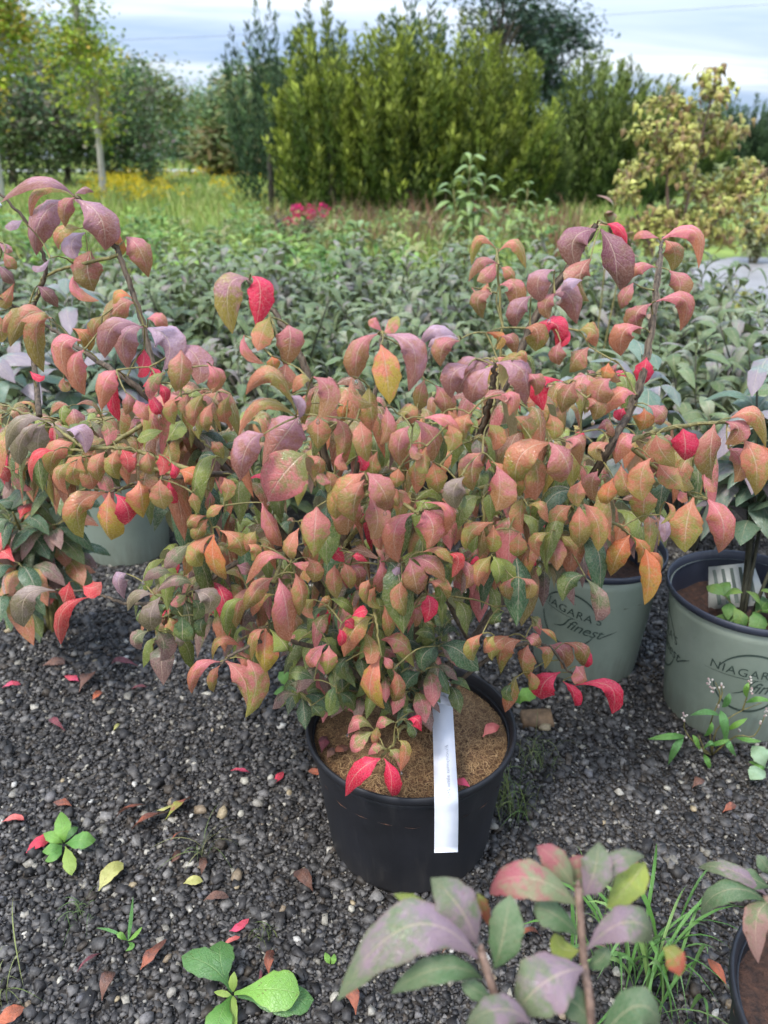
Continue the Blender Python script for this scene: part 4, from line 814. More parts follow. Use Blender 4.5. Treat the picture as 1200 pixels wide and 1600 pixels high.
ground_weed('small_weed', 'small bright green weed with rounded leaves beside the red fallen leaves', 100, 1318,
    [(100, 1316, 98, 1295, 95, 1268, 26, 'l', (.01, .03, .03)), (102, 1318, 125, 1312, 150, 1312, 28, 'g', (.01, .03, .02)), (98, 1318, 85, 1308, 68, 1302, 20, 'l', (.01, .025, .02)), (98, 1320, 82, 1325, 66, 1330, 18, 'g', (.01, .02, .012)), (97, 1321, 86, 1335, 70, 1345, 16, 'g', (.01, .02, .01)), (102, 1322, 108, 1345, 112, 1368, 20, 'y', (.01, .02, .01)), (101, 1316, 110, 1300, 122, 1292, 14, 'd', (.01, .025, .02))])
ground_weed('small_weed', 'sprig of pale green weed on gravel below the yellow fallen leaf', 200, 1470, [(200, 1470, 204, 1440, 208, 1400, 6, 'sg', (.005, .03, .06), 'lan'), (200, 1470, 212, 1460, 222, 1448, 7, 'l', (.005, .02, .03), 'lan'), (199, 1470, 190, 1462, 182, 1458, 10, 'l', (.005, .02, .02)), (201, 1472, 206, 1478, 196, 1486, 8, 'g', (.005, .01, .005), 'lan'), (200, 1470, 176, 1455, 150, 1450, 5, 'sg', (.005, .02, .01), 'lan')])
ground_weed('small_weed', 'tiny two leaved seedling on gravel before the black pot', 516, 1505, [(516, 1507, 512, 1498, 508, 1488, 10, 'l', (.004, .012, .012)), (517, 1507, 521, 1500, 522, 1490, 9, 'l', (.004, .012, .012))])
ground_weed('small_weed', 'low green weed under the bush left of the black pot', 462, 1075, [(462, 1075, 448, 1060, 436, 1050, 22, 'l', (.01, .04, .04)), (464, 1075, 475, 1062, 490, 1060, 22, 'g', (.01, .04, .03)), (460, 1078, 445, 1078, 428, 1084, 18, 'g', (.01, .02, .01))])
ground_weed('small_weed', 'single round green leaf weed at the back of the black pot', 815, 1098, [(812, 1100, 822, 1085, 838, 1090, 26, 'l', (.01, .03, .02)), (812, 1100, 805, 1088, 800, 1080, 18, 'g', (.01, .03, .02))])
# smartweed with white flower spikes
sq = G(1112, 1180)
def hp(px, py, dy=0.): return P(px, py, sq[1] - .02 + dy)
sw = empty('smartweed', sq, label='smartweed with narrow leaves and tiny white flower spikes before the printed pot', cat='weed')
S = Batch(); stl = [[sq, hp(1110, 1130), hp(1125, 1090), hp(1118, 1066)], [sq, hp(1085, 1160), hp(1070, 1140), hp(1070, 1125)], [sq, hp(1120, 1140), hp(1150, 1115), hp(1190, 1098)], [sq, hp(1100, 1175), hp(1098, 1165), hp(1092, 1150)], [hp(1122, 1100), hp(1128, 1085), hp(1127, 1072)], [hp(1160, 1110), hp(1168, 1085), hp(1172, 1066)], [sq, hp(1150, 1150), hp(1178, 1150), hp(1197, 1115)]]
for s_ in stl: S.add(*tube(spline(s_, 10), [.0017, .0008], 5))
S.obj('stem', M['gtwig'], sw, attrs=False, origin=sq)
for l in [(1125, 1118, 1105, 1112, 1078, 1118, 10), (1126, 1110, 1132, 1130, 1135, 1160, 14), (1128, 1105, 1136, 1095, 1140, 1083, 11), (1135, 1140, 1150, 1132, 1168, 1122, 9), (1070, 1150, 1048, 1150, 1012, 1155, 11), (1068, 1152, 1056, 1168, 1044, 1195, 12), (1100, 1178, 1106, 1190, 1112, 1205, 9), (1095, 1172, 1090, 1160, 1082, 1148, 10), (1105, 1165, 1125, 1160, 1140, 1155, 8), (1130, 1150, 1140, 1165, 1150, 1182, 10), (1165, 1098, 1185, 1092, 1206, 1096, 9), (1168, 1090, 1166, 1078, 1170, 1066, 9), (1100, 1150, 1110, 1140, 1112, 1128, 8), (1150, 1152, 1170, 1156, 1190, 1158, 8), (1120, 1170, 1112, 1160, 1098, 1172, 7)]:
    b, m, t = hp(l[0], l[1]), hp(l[2], l[3], -.02), hp(l[4], l[5], -.015); A, Bc = PAL2[rf.choice(['g', 'l', 'sg'])]; V, F, uv = leaf_geo(b, m, t, l[6] / FPX * depth(b), nrm(CAM - m) + [0, 0, .5], 10, 4, .2, .05, 'lan'); leafobj(sw, (V, F, uv, np.append(lin(A), rf.random()), np.append(lin(Bc), 1), b), 'wleaf')
IVs, IFs = IV, IF
for (px, py, n) in [(1108, 1066, 8), (1114, 1076, 5), (1127, 1072, 5), (1070, 1120, 7), (1172, 1064, 6), (1175, 1078, 4), (1197, 1112, 7), (1058, 1145, 3), (1070, 1150, 3), (1124, 1102, 3), (1155, 1140, 3), (1176, 1155, 3), (1190, 1128, 3)]:
    B = Batch(); c = hp(px, py)
    for q in range(n):
        B.add(IVs * .0022 + c + np.array([rng.normal() * .002, rng.normal() * .002, (q - n / 2) * .0026]), IFs, None, lin((226, 216, 206) if q % 3 else (206, 176, 172)))
    B.obj('flower_spike', M['petal'], sw, origin=sq)
# pale leaved seedling at the right edge
ground_weed('small_weed', 'pale whitish green seedling at the edge of the printed pot', 1195, 1205, [(1196, 1200, 1190, 1180, 1175, 1165, 30, 'w', (.02, .05, .05)), (1196, 1205, 1185, 1205, 1172, 1218, 26, 'w', (.02, .04, .03)), (1198, 1200, 1215, 1190, 1235, 1190, 30, 'w', (.02, .05, .05)), (1194, 1205, 1190, 1195, 1170, 1190, 14, 'g', (.01, .03, .02))])

# grass tufts: countable long blades are parts
def tuft(label, px, py, n, h, spread, wd, cols, lean=.5, each=True, rad=.02):
    q = G(px, py); root = empty('grass_tuft', q, label=label, cat='grass'); BB = Batch()
    for k in range(n):
        a = random.uniform(0, 6.283); hh = h * random.uniform(.5, 1.15); ln = hh * random.uniform(.15, lean * 2); b = np.array([random.gauss(0, rad), random.gauss(0, rad), -.002]); d = np.array([math.cos(a), math.sin(a), 0])
        V, F, uv = leaf_geo(b, b + d * ln * .4 + [0, 0, hh * .7], b + d * ln + [0, 0, hh * max(.35, 1 - ln / hh * .45)], wd * random.uniform(.7, 1.2), d * -.6 + np.array([-d[1] * .5, d[0] * .5, .7]), 8, 2, -.4, .02, 'lan'); c = cols[random.randrange(len(cols))]
        ca = np.append(lin(c), random.random())
        if each:
            o = bpy.data.objects.new('blade', mesh_np('blade', V, F, M['wleaf'], uv, ca, ca)); put(o, parent=root)
        else: BB.add(V, F, uv, ca, ca)
    if not each: BB.obj('blades', M['wleaf'], root, kind='stuff')
GG = [(96, 150, 66), (110, 164, 80), (84, 134, 62), (124, 172, 96), (140, 176, 100)]
tuft('long bladed green grass tuft between the foreground shrub and the corner pot', 1005, 1545, 60, .16, .05, .0055, GG, .65, True, .035)
tuft('fine grass tuft growing against the right side of the black pot', 795, 1270, 70, .085, .03, .0016, [(110, 130, 60), (130, 140, 80), (90, 120, 56)], .5, False, .022)
tuft('fine dry grass tuft between the black pot and the printed pot', 838, 1195, 50, .06, .03, .0014, [(120, 130, 76), (100, 120, 66), (146, 140, 96)], .7, False, .02)
tuft('wispy grass sprig in the gravel below the rust coloured leaves', 318, 1335, 16, .06, .03, .0014, [(120, 140, 80), (150, 150, 100)], .9, False, .008)
tuft('mossy little grass sprig in gravel left of the pale yellow leaf', 118, 1430, 26, .03, .02, .0012, [(90, 120, 66), (110, 134, 80)], .8, False, .012)
tuft('small mossy grass sprig above the plantain weed', 412, 1468, 26, .022, .02, .0012, [(86, 104, 50), (110, 120, 60)], .8, False, .010)
tuft('sparse grass sprig at the left edge beside the orange leaf', 4, 1560, 12, .07, .03, .002, [(130, 150, 80), (150, 160, 96)], .9, False, .01)
tuft('fine grass behind the foreground shrub stem', 935, 1430, 40, .08, .03, .0014, [(90, 124, 60), (110, 140, 76)], .5, False, .02)

# ------------------------------------------------------------------ green leaved bush at the left, next to the red one
gb = empty('green_bush', (-.80, 1.55, 0), label='green leaved bush with a few red leaves behind the left side of the red bush', cat='shrub')
S = Batch(); gl = []; rg = random.Random(21)
ends = [(30, 690, 1.35), (90, 760, 1.4), (20, 800, 1.3), (110, 870, 1.4), (30, 880, 1.25), (160, 640, 1.5), (60, 640, 1.45), (5, 930, 1.2), (120, 700, 1.45), (-60, 760, 1.35), (-40, 860, 1.3), (80, 820, 1.35)]
for ex, ey, eY in ends:
    e = P(ex, ey, eY); st = np.array([-.80, 1.55, 0.]) + np.array([rg.gauss(0, .02), rg.gauss(0, .02), -.01]); md = np.array([-.8, 1.55, 0]) * .4 + e * .6; md[2] = max(e[2] * .75, .18); pts = spline([st, (st + md) / 2 + [0, 0, .05], md, e], 16); S.add(*tube(pts, [.006, .0016], 6))
    for k in range(26):
        u = rg.uniform(.45, 1.02); b = np.array([np.interp(u, np.linspace(0, 1, 16), pts[:, i]) for i in range(3)]); d = np.array([rg.gauss(0, 1), rg.gauss(0, 1) - .3, rg.uniform(-.7, .25)]); d = nrm(d); Lf = rg.uniform(.05, .085)
        gl.append((b + d * .012, b + d * (.012 + Lf * .5) + [0, 0, .012], b + d * (Lf + .012) + [0, 0, -.02], Lf * .48, rg.choice(['green', 'green', 'dgreen', 'grayg', 'grayg', 'dgreen', 'gg', 'gg', 'olive', 'red' if rg.random() < .25 else 'green'])))
        S.add(*tube(np.array([b, b + d * .013]), .0007, 4, False))
S.obj('stem', M['gtwig'], gb, attrs=False, origin=gb.location)
gl.sort(key=lambda l: l[0][1]); GBt = Batch()
for k, (b, m, t, wd, hue) in enumerate(gl):
    V, F, uv = leaf_geo(b, m, t, wd, np.array([rg.gauss(0, .3), -.45, 1]), 8, 4, rg.uniform(.1, .5), .08, 'ell', k); A, Bc = PAL[hue]; geo = (V, F, uv, np.append(lin(A), rg.random()), np.append(lin(Bc), 1), b)
    if k < 300: leafobj(gb, geo, 'leaf')
    else: GBt.add(V, F, uv, geo[3], geo[4])
if GBt.n: GBt.obj('leaves', M['leaf'], gb, kind='stuff', origin=gb.location)

# ------------------------------------------------------------------ the red bush
ZA = (0, 280, 3.); ZD = (330, 400, 3.); ZE = (700, 330, 2.4); ZH = (750, 750, 2.6667); ZG = (380, 750, 3.); ZF = (0, 650, 3.); ZP = (440, 1000, 2.857)
LEAVES = {
'A': (ZA, """350 80 180 10 0 112 62 mauve|345 80 190 50 105 205 60 olive|350 105 200 170 160 385 150 mauve|350 92 470 180 485 348 200 mauve|350 85 305 130 305 225 90 rose|350 70 395 42 442 62 45 mauve|380 230 280 250 250 350 70 olive|400 250 335 300 365 375 110 lilac|425 335 410 430 450 532 160 rosebr|590 270 655 330 705 472 130 rose|560 260 560 310 540 370 70 orange|350 440 360 520 465 570 60 pink|235 370 190 410 150 390 50 lilac|175 500 225 540 278 612 70 plum|20 345 40 390 75 432 70 rosebr|-10 400 30 440 70 488 70 plum|105 190 60 215 18 215 50 lilac
630 580 550 600 470 725 120 rosebr|620 560 560 535 518 585 60 orange|675 690 580 740 600 892 150 mauve|660 690 530 690 495 850 110 mauve|690 695 790 760 765 895 165 lilac|840 770 930 850 925 962 150 mauve|850 800 850 900 830 1025 130 rosebr|970 860 1005 930 985 1003 65 pink|675 795 665 880 630 912 90 hot|700 880 725 920 665 972 70 hot|690 655 740 650 792 692 80 pink|225 640 120 640 45 795 110 salmon|245 650 170 700 205 905 110 salmon|230 660 190 630 95 660 70 olive|110 600 40 640 -5 725 80 olive|380 755 290 780 315 928 135 pink|395 800 345 880 400 1022 120 pink|340 700 400 730 425 805 100 orange|545 895 490 960 475 1085 120 pink|560 905 525 1010 560 1135 70 hot|590 1000 605 1050 585 1115 70 rose|640 1035 665 1080 705 1132 80 pink|690 985 735 1060 765 1112 70 hot|740 955 775 1000 768 1055 60 hot|775 905 715 960 705 1065 70 gp|880 1005 870 1060 868 1115 80 rosebr|960 1005 915 1080 930 1165 90 olive|1000 1045 955 1120 970 1205 80 salmon|820 1030 800 1080 820 1150 80 so|300 930 300 960 330 990 60 salmon|70 480 30 560 0 600 70 salmon|-20 620 0 700 20 780 80 salmon|-10 290 30 320 60 340 50 mauve|480 640 440 690 450 750 70 olive|300 820 330 860 310 930 70 salmon|140 900 180 930 210 920 40 hot"""),
'D': (ZD, """180 108 80 150 100 365 155 mo|192 95 230 160 205 335 145 hot|275 285 240 360 218 445 120 olive|155 370 165 450 252 502 55 pink|360 322 370 400 345 525 148 rose|350 500 340 570 318 635 130 rosebr|285 470 290 500 300 540 70 orange|478 565 550 640 500 765 120 rose|480 640 430 700 435 802 80 salmon|500 748 500 820 498 905 132 salmon|465 590 420 580 375 642 70 olive|400 740 290 555 158 680 105 olive|400 755 230 685 125 855 75 olive|375 655 405 690 412 765 70 lilac|415 745 345 840 240 980 215 mauve|245 835 165 900 130 1085 150 mauve|445 925 350 1010 235 1180 245 gp|450 935 510 970 480 1050 80 salmon|782 365 690 440 690 595 130 rose|795 415 820 530 835 695 150 gold|822 368 950 440 925 635 130 mauve|800 352 760 305 738 300 60 pink|808 360 850 322 872 278 70 pg|660 565 675 660 772 682 70 salmon|740 615 750 730 772 835 120 olive|700 775 715 870 735 965 110 salmon|820 705 825 800 790 885 90 rose|870 738 925 735 935 795 100 olive|640 675 615 730 630 775 70 orange|590 765 625 850 588 985 100 rosebr|685 935 705 970 690 1008 70 hot|930 798 880 870 890 995 112 rose|955 768 1040 850 1060 985 145 rose|1000 758 1120 785 1142 915 70 pink|940 880 960 920 992 932 70 rose|1050 605 1095 680 1080 775 120 rose|1000 578 980 640 968 725 90 rosebr|1165 398 1090 420 1080 525 120 rose|1152 378 1050 345 975 445 70 lilac|1170 388 1080 385 1005 425 60 lilac|1205 515 1130 560 1130 668 120 mauve|720 1015 625 1090 588 1205 140 salmon|720 1048 675 1130 670 1245 160 salmon|730 1015 800 1090 835 1195 140 rose|958 955 955 1030 962 1115 100 olive|1040 965 1055 1040 1072 1115 120 so|780 915 755 980 768 1045 90 so|880 995 870 1050 868 1105 80 so|1185 1035 1135 1100 1150 1185 110 gray|0 515 30 560 5 645 80 rose|30 635 60 680 30 725 80 rose|90 650 60 720 80 800 80 olive|540 1010 560 1060 545 1110 90 so|500 1000 520 1040 560 1060 60 gp|820 1080 860 1120 880 1180 90 salmon|620 920 600 960 640 1000 60 pink|1110 720 1130 780 1110 830 80 so|1010 890 1000 960 1020 1020 90 so|460 690 430 730 420 790 60 salmon|0 870 30 900 60 960 70 so|60 1040 80 1090 60 1150 80 so"""),
'E': (ZE, """180 140 115 105 88 205 50 so|190 150 255 120 292 215 60 salmon|190 200 125 185 76 265 55 rose|180 190 150 230 108 262 70 rose|88 285 130 315 152 268 42 pink|200 210 235 230 252 275 60 salmon|190 278 250 280 250 365 90 rose|165 308 112 330 130 415 80 rosebr|555 68 470 110 490 225 128 plum|570 65 628 180 615 315 140 plum|595 48 642 65 672 125 52 hot|535 178 495 250 530 338 120 rosebr|400 220 340 250 350 348 100 mauve|390 318 450 310 485 428 120 mauve|400 308 365 350 380 405 70 rose|505 258 450 265 425 302 60 lilac|312 318 262 370 268 448 90 mauve|695 268 660 320 638 375 60 rose|790 102 730 85 695 112 36 pink|800 105 925 75 940 215 72 pink|810 108 850 150 840 228 90 salmon|780 210 720 205 688 252 65 pink|830 222 870 270 850 338 102 rose|780 338 890 335 870 455 84 pink|765 345 705 390 735 475 112 rose|730 438 660 450 650 548 102 pink|745 548 735 600 712 665 80 hot|170 568 90 590 35 695 110 mauve|170 578 110 640 85 728 100 mauve|180 568 280 600 292 728 130 mauve|190 568 260 552 312 605 60 olive|120 558 60 575 15 645 60 mauve|200 688 245 700 230 768 70 pink|290 438 335 450 330 538 105 so|340 418 410 430 400 508 90 hot|432 418 440 470 398 495 48 hot|490 448 545 445 572 515 90 olive|530 508 480 550 455 605 100 rosebr|422 488 405 540 420 588 80 rose|432 638 340 640 358 748 90 hot|480 638 440 690 425 765 100 rosebr|612 628 570 660 560 748 122 rose|602 568 590 600 578 638 70 orange|705 688 640 680 588 765 90 pink|660 738 650 760 650 785 60 hot|560 818 605 795 645 855 80 rose|702 838 650 860 628 948 100 pink|440 858 500 865 502 958 100 rose|602 868 555 890 580 938 70 salmon|735 738 740 780 718 828 100 orange|750 728 808 760 812 818 90 rose|780 838 800 900 852 958 90 salmon|880 815 890 885 880 958 112 hot|1000 797 985 900 990 1008 120 rosebr|1040 788 1090 820 1035 875 90 rose|1050 888 1098 940 1068 1018 100 rose|1060 775 1160 765 1192 888 85 salmon|1110 858 1155 950 1148 1075 110 salmon|760 925 725 990 730 1088 112 salmon|790 948 835 1000 882 1035 90 salmon|742 1028 735 1100 730 1178 115 so|650 948 660 1010 692 1068 90 salmon|562 975 540 1020 550 1088 80 rose|380 868 265 930 268 1088 125 so|380 865 445 940 455 1045 150 rose|305 898 335 980 330 1085 110 olive|130 905 90 960 110 1058 112 rosebr|182 955 195 1030 180 1125 132 rose|160 938 240 1000 232 1088 80 so|40 1005 25 1060 40 1118 90 gray|500 1010 480 1060 490 1110 80 salmon|620 1000 600 1060 610 1110 80 orange|860 960 870 1000 930 1040 70 salmon|1180 880 1210 940 1200 1020 100 orange|960 985 980 1020 1020 1030 60 pink|300 610 330 640 320 700 80 rose|240 560 280 530 300 570 40 olive|520 700 560 730 540 790 90 rosebr|380 760 400 810 390 860 80 so|250 770 300 800 290 860 80 so|80 760 60 810 80 870 90 so|150 800 180 840 160 900 80 olive|0 800 20 850 0 900 80 so|640 570 620 600 650 640 50 rose|200 470 240 480 250 540 70 rose|140 455 190 470 180 520 50 orange"""),
'H': (ZH, """410 98 415 190 410 305 105 salmon|430 98 490 180 492 298 100 salmon|380 108 322 150 308 238 90 so|180 78 168 140 175 222 95 olive|200 108 260 105 285 178 70 olive|165 218 160 280 160 345 84 so|310 228 312 300 322 378 100 rose|290 218 232 250 248 318 70 olive|330 228 380 270 392 318 60 olive|55 308 15 370 20 448 80 olive|60 318 110 380 108 448 90 lime|625 228 575 310 540 422 106 orange|640 238 680 290 648 352 70 orange|690 288 705 400 685 520 100 orange|700 298 745 330 748 398 42 orange|437 398 375 420 345 505 95 green|440 408 495 500 465 598 95 grayg|140 408 105 450 130 518 70 rosebr|170 408 212 440 190 498 60 rosebr|890 72 860 190 855 302 152 so|948 78 1015 190 985 330 125 pink|835 45 845 70 870 85 50 pink|750 145 770 200 765 260 56 lilac|770 90 800 130 750 185 30 so
170 668 95 700 85 808 100 so|200 688 178 760 190 838 100 salmon|190 658 232 665 255 705 60 rose|290 688 345 720 340 788 90 rose|240 698 285 720 270 788 60 salmon|350 678 428 710 448 808 80 salmon|335 800 265 850 255 925 122 hot|345 838 390 890 372 950 65 hot|400 775 425 810 448 835 100 pink|395 855 545 865 540 1000 85 hot|150 818 130 900 105 968 75 olive|60 648 30 680 5 728 70 olive|210 798 212 840 190 878 70 so|210 568 245 600 252 648 60 gp|100 548 65 580 60 618 60 green|10 640 -30 690 -20 760 80 so|120 650 60 690 50 760 80 so|400 700 440 740 430 790 60 hot|250 620 300 640 320 680 30 so|130 850 110 890 140 920 50 green"""),
'G': (ZG, """345 125 335 240 330 362 160 pg|400 165 445 178 485 195 70 salmon|88 105 130 200 205 318 100 pink|262 225 215 310 208 398 90 salmon|228 388 280 398 335 402 56 pink|222 388 100 355 12 488 75 pink|300 365 335 420 320 498 100 salmon|168 460 200 590 220 758 155 pink|242 435 275 530 270 650 100 salmon|142 458 60 520 -8 650 100 rosebr|152 538 75 560 38 648 60 olive|105 695 100 800 98 918 145 gold|100 698 45 740 38 848 60 salmon|125 698 200 780 198 820 120 lime|582 18 460 60 428 208 130 salmon|572 55 500 150 508 268 150 rose|590 65 630 180 598 278 140 rose|590 18 662 80 660 178 100 rose|690 48 738 100 720 198 110 salmon|832 135 890 220 858 328 160 pink|800 155 712 230 728 388 120 pink|732 195 640 240 655 348 100 pink|850 105 978 150 950 318 80 pink|870 138 952 180 930 258 60 rose|780 365 800 450 822 558 140 rose|790 365 880 390 945 478 100 rose|840 338 920 330 985 395 60 salmon|742 388 715 440 730 488 60 lilac|960 348 1010 370 978 458 70 red|1010 365 1060 440 1030 518 70 rose|870 478 930 500 940 578 80 salmon|862 538 875 600 848 675 90 hot|742 478 738 560 792 648 100 so|640 375 655 460 638 528 100 pink|590 468 575 520 590 588 70 so|430 398 425 470 440 558 90 salmon|470 388 492 450 490 538 80 salmon|502 398 548 440 540 518 80 rose|398 328 430 335 475 385 72 hot|508 358 540 355 585 382 46 hot|612 642 520 700 465 845 120 olive|660 588 682 670 692 758 70 so|682 598 765 640 792 688 80 olive|648 748 750 765 802 878 120 pg|645 822 595 950 602 1120 150 gold|702 888 728 970 688 1068 90 salmon|660 828 682 860 702 885 50 pink|390 768 322 830 305 888 80 pink|402 775 400 850 388 912 100 pg|450 698 465 740 448 798 50 hot|480 648 502 670 525 695 60 hot|510 638 552 615 588 612 66 hot|410 558 485 580 525 645 60 lime|902 778 840 830 848 898 120 dgreen|920 778 1005 795 1105 895 130 dgreen|900 758 870 712 805 722 70 green|920 878 942 940 972 995 46 dgreen|832 898 775 940 755 1008 100 dgreen|332 938 280 905 215 900 80 green|440 998 418 1060 398 1105 70 green|452 998 505 1030 522 1088 80 green|320 1058 285 1110 290 1168 66 grayg|320 1058 352 1088 372 1115 60 green|218 958 262 955 305 1005 60 grayg|1172 198 1072 240 1058 345 90 so|1172 208 1172 280 1158 338 90 so|1162 358 1102 430 1108 508 90 olive|1172 358 1200 420 1190 500 80 lime|20 840 60 960 10 1115 140 pg|1000 130 970 90 930 90 60 olive|1040 60 1020 110 1000 130 60 green|800 600 810 640 790 700 60 rose|350 600 390 560 420 620 70 so|340 700 380 680 400 730 70 rosebr|560 700 600 790 580 860 90 olive|480 850 460 890 500 930 60 green|740 900 700 860 720 1000 70 green|330 560 300 600 330 650 70 olive|620 500 600 560 650 600 60 so|20 300 60 330 40 380 70 so|60 240 30 280 10 340 70 olive"""),
'F': (ZF, """212 18 80 30 28 165 80 gray|202 28 100 110 98 245 100 gray|210 38 178 110 190 198 120 gray|222 28 300 80 312 138 80 gray|312 68 380 75 400 175 100 lilac|255 162 155 190 138 318 60 red|60 255 95 315 155 345 60 gp|342 125 250 180 248 298 110 salmon|382 188 342 260 370 338 120 so|332 218 272 280 320 368 70 olive|402 188 425 280 442 348 110 olive|492 168 455 230 478 328 100 salmon|552 158 525 230 560 298 110 so|572 158 598 210 590 278 80 red|642 168 615 220 608 278 70 rose|692 168 702 220 722 278 100 salmon|742 178 768 220 750 278 80 red|330 368 358 425 382 445 50 olive|502 358 365 430 418 588 140 so|512 355 500 470 500 605 160 gold|540 365 598 440 600 545 120 hot|650 302 665 380 672 478 150 gold|752 295 750 360 770 438 120 salmon|840 255 910 285 932 358 115 orange|792 298 802 360 835 405 60 hot|802 218 825 260 832 308 60 hot|970 468 890 490 878 558 80 so|982 478 935 530 928 598 80 so|1002 555 915 630 958 708 110 so|1002 555 1000 680 1042 795 120 orange|1032 535 1120 590 1132 688 140 so|902 358 910 400 930 458 60 so|982 348 992 400 990 458 60 rose|258 818 120 850 118 1018 120 gray|325 778 310 840 288 905 100 red|422 848 290 920 285 1072 90 red|388 798 432 805 475 778 100 red|752 848 705 930 720 1018 120 gray|902 788 820 762 738 822 70 grayg|912 818 985 855 962 928 110 gray|722 838 635 840 598 915 60 gray|692 1008 630 1050 660 1118 90 grayg|742 1008 768 1080 748 1148 120 grayg|852 938 855 1010 850 1078 110 green|872 838 830 868 785 875 60 gp|592 738 555 770 582 868 90 lilac|782 888 825 900 855 945 70 green|892 598 815 660 768 718 90 grayg|862 618 875 690 860 748 60 orange|802 738 740 732 665 782 60 grayg|1132 1085 1030 1045 965 1155 60 salmon|1032 1152 920 1190 895 1345 70 pink|1055 1145 1150 1260 1135 1408 150 pg|1120 1098 1165 1150 1185 1208 80 salmon|1032 1168 995 1230 1010 1308 55 salmon|1192 798 1120 880 1108 1008 80 rosebr|1152 858 1070 900 1065 1048 70 lime|1110 698 1150 712 1185 725 70 plum|480 20 510 70 500 140 80 gp|640 110 680 90 760 60 70 lime|780 120 820 60 850 20 110 lime|420 20 460 60 490 110 40 grayg|-10 230 20 260 40 310 60 red|900 860 930 900 900 960 80 green|960 940 940 990 970 1040 80 green|680 900 650 930 620 960 50 green|820 1030 840 1060 830 1090 50 gray|1050 420 1000 440 960 480 60 so"""),
'P': (ZP, """442 528 340 590 285 698 100 hot|458 528 490 620 470 732 95 hot|412 398 340 362 280 425 76 gp|412 408 335 450 295 508 90 gp|432 388 422 430 420 478 50 olive|512 368 450 362 408 402 60 gp|552 358 595 400 602 458 70 green|562 355 605 355 625 408 70 hot|472 488 420 475 375 515 60 gp|482 488 515 530 532 588 70 gp|522 448 555 490 530 595 60 olive|590 320 560 310 540 330 40 green|240 210 220 250 210 330 60 green"""),
}
def Yf(px, py):
    q = 1 - ((px - 620) / 640) ** 2 - ((py - 720) / 450) ** 2
    return .99 - .27 * math.sqrt(max(0., q))
rb = random.Random(12); hand = []
for key, (o_, txt) in LEAVES.items():
    for item in txt.replace('\n', '|').split('|'):
        f = item.split()
        if len(f) < 8: continue
        l = tuple(float(v) for v in f[:7]) + (f[7],); px, py = l[0] / o_[2] + o_[0], l[1] / o_[2] + o_[1]; Y = Yf(px, py) + rb.uniform(-.025, .035)
        if key == 'P': Y = .775 if l[1] > 440 else .80
        if py > 1000 and 750 < px < 980: Y = .93 + rb.uniform(-.02, .02)
        hand.append((l, o_, Y, l[6] / o_[2] * (abs(l[4] - l[0]) + abs(l[5] - l[1])) / o_[2]))
BASE = P(645, 1118, .955); BASE[2] = .205; BX = np.array([BASE[0], BASE[1], .19])
bush = empty('burning_bush', BX, label='big bushy shrub with drooping red, pink and olive autumn leaves in the black pot', cat='shrub')
def bp(*pts):
    out = []
    for p in pts:
        out.append(BASE if p == 0 else P(p[0], p[1], p[2] if len(p) > 2 else Yf(p[0], p[1]) + .03))
    return out
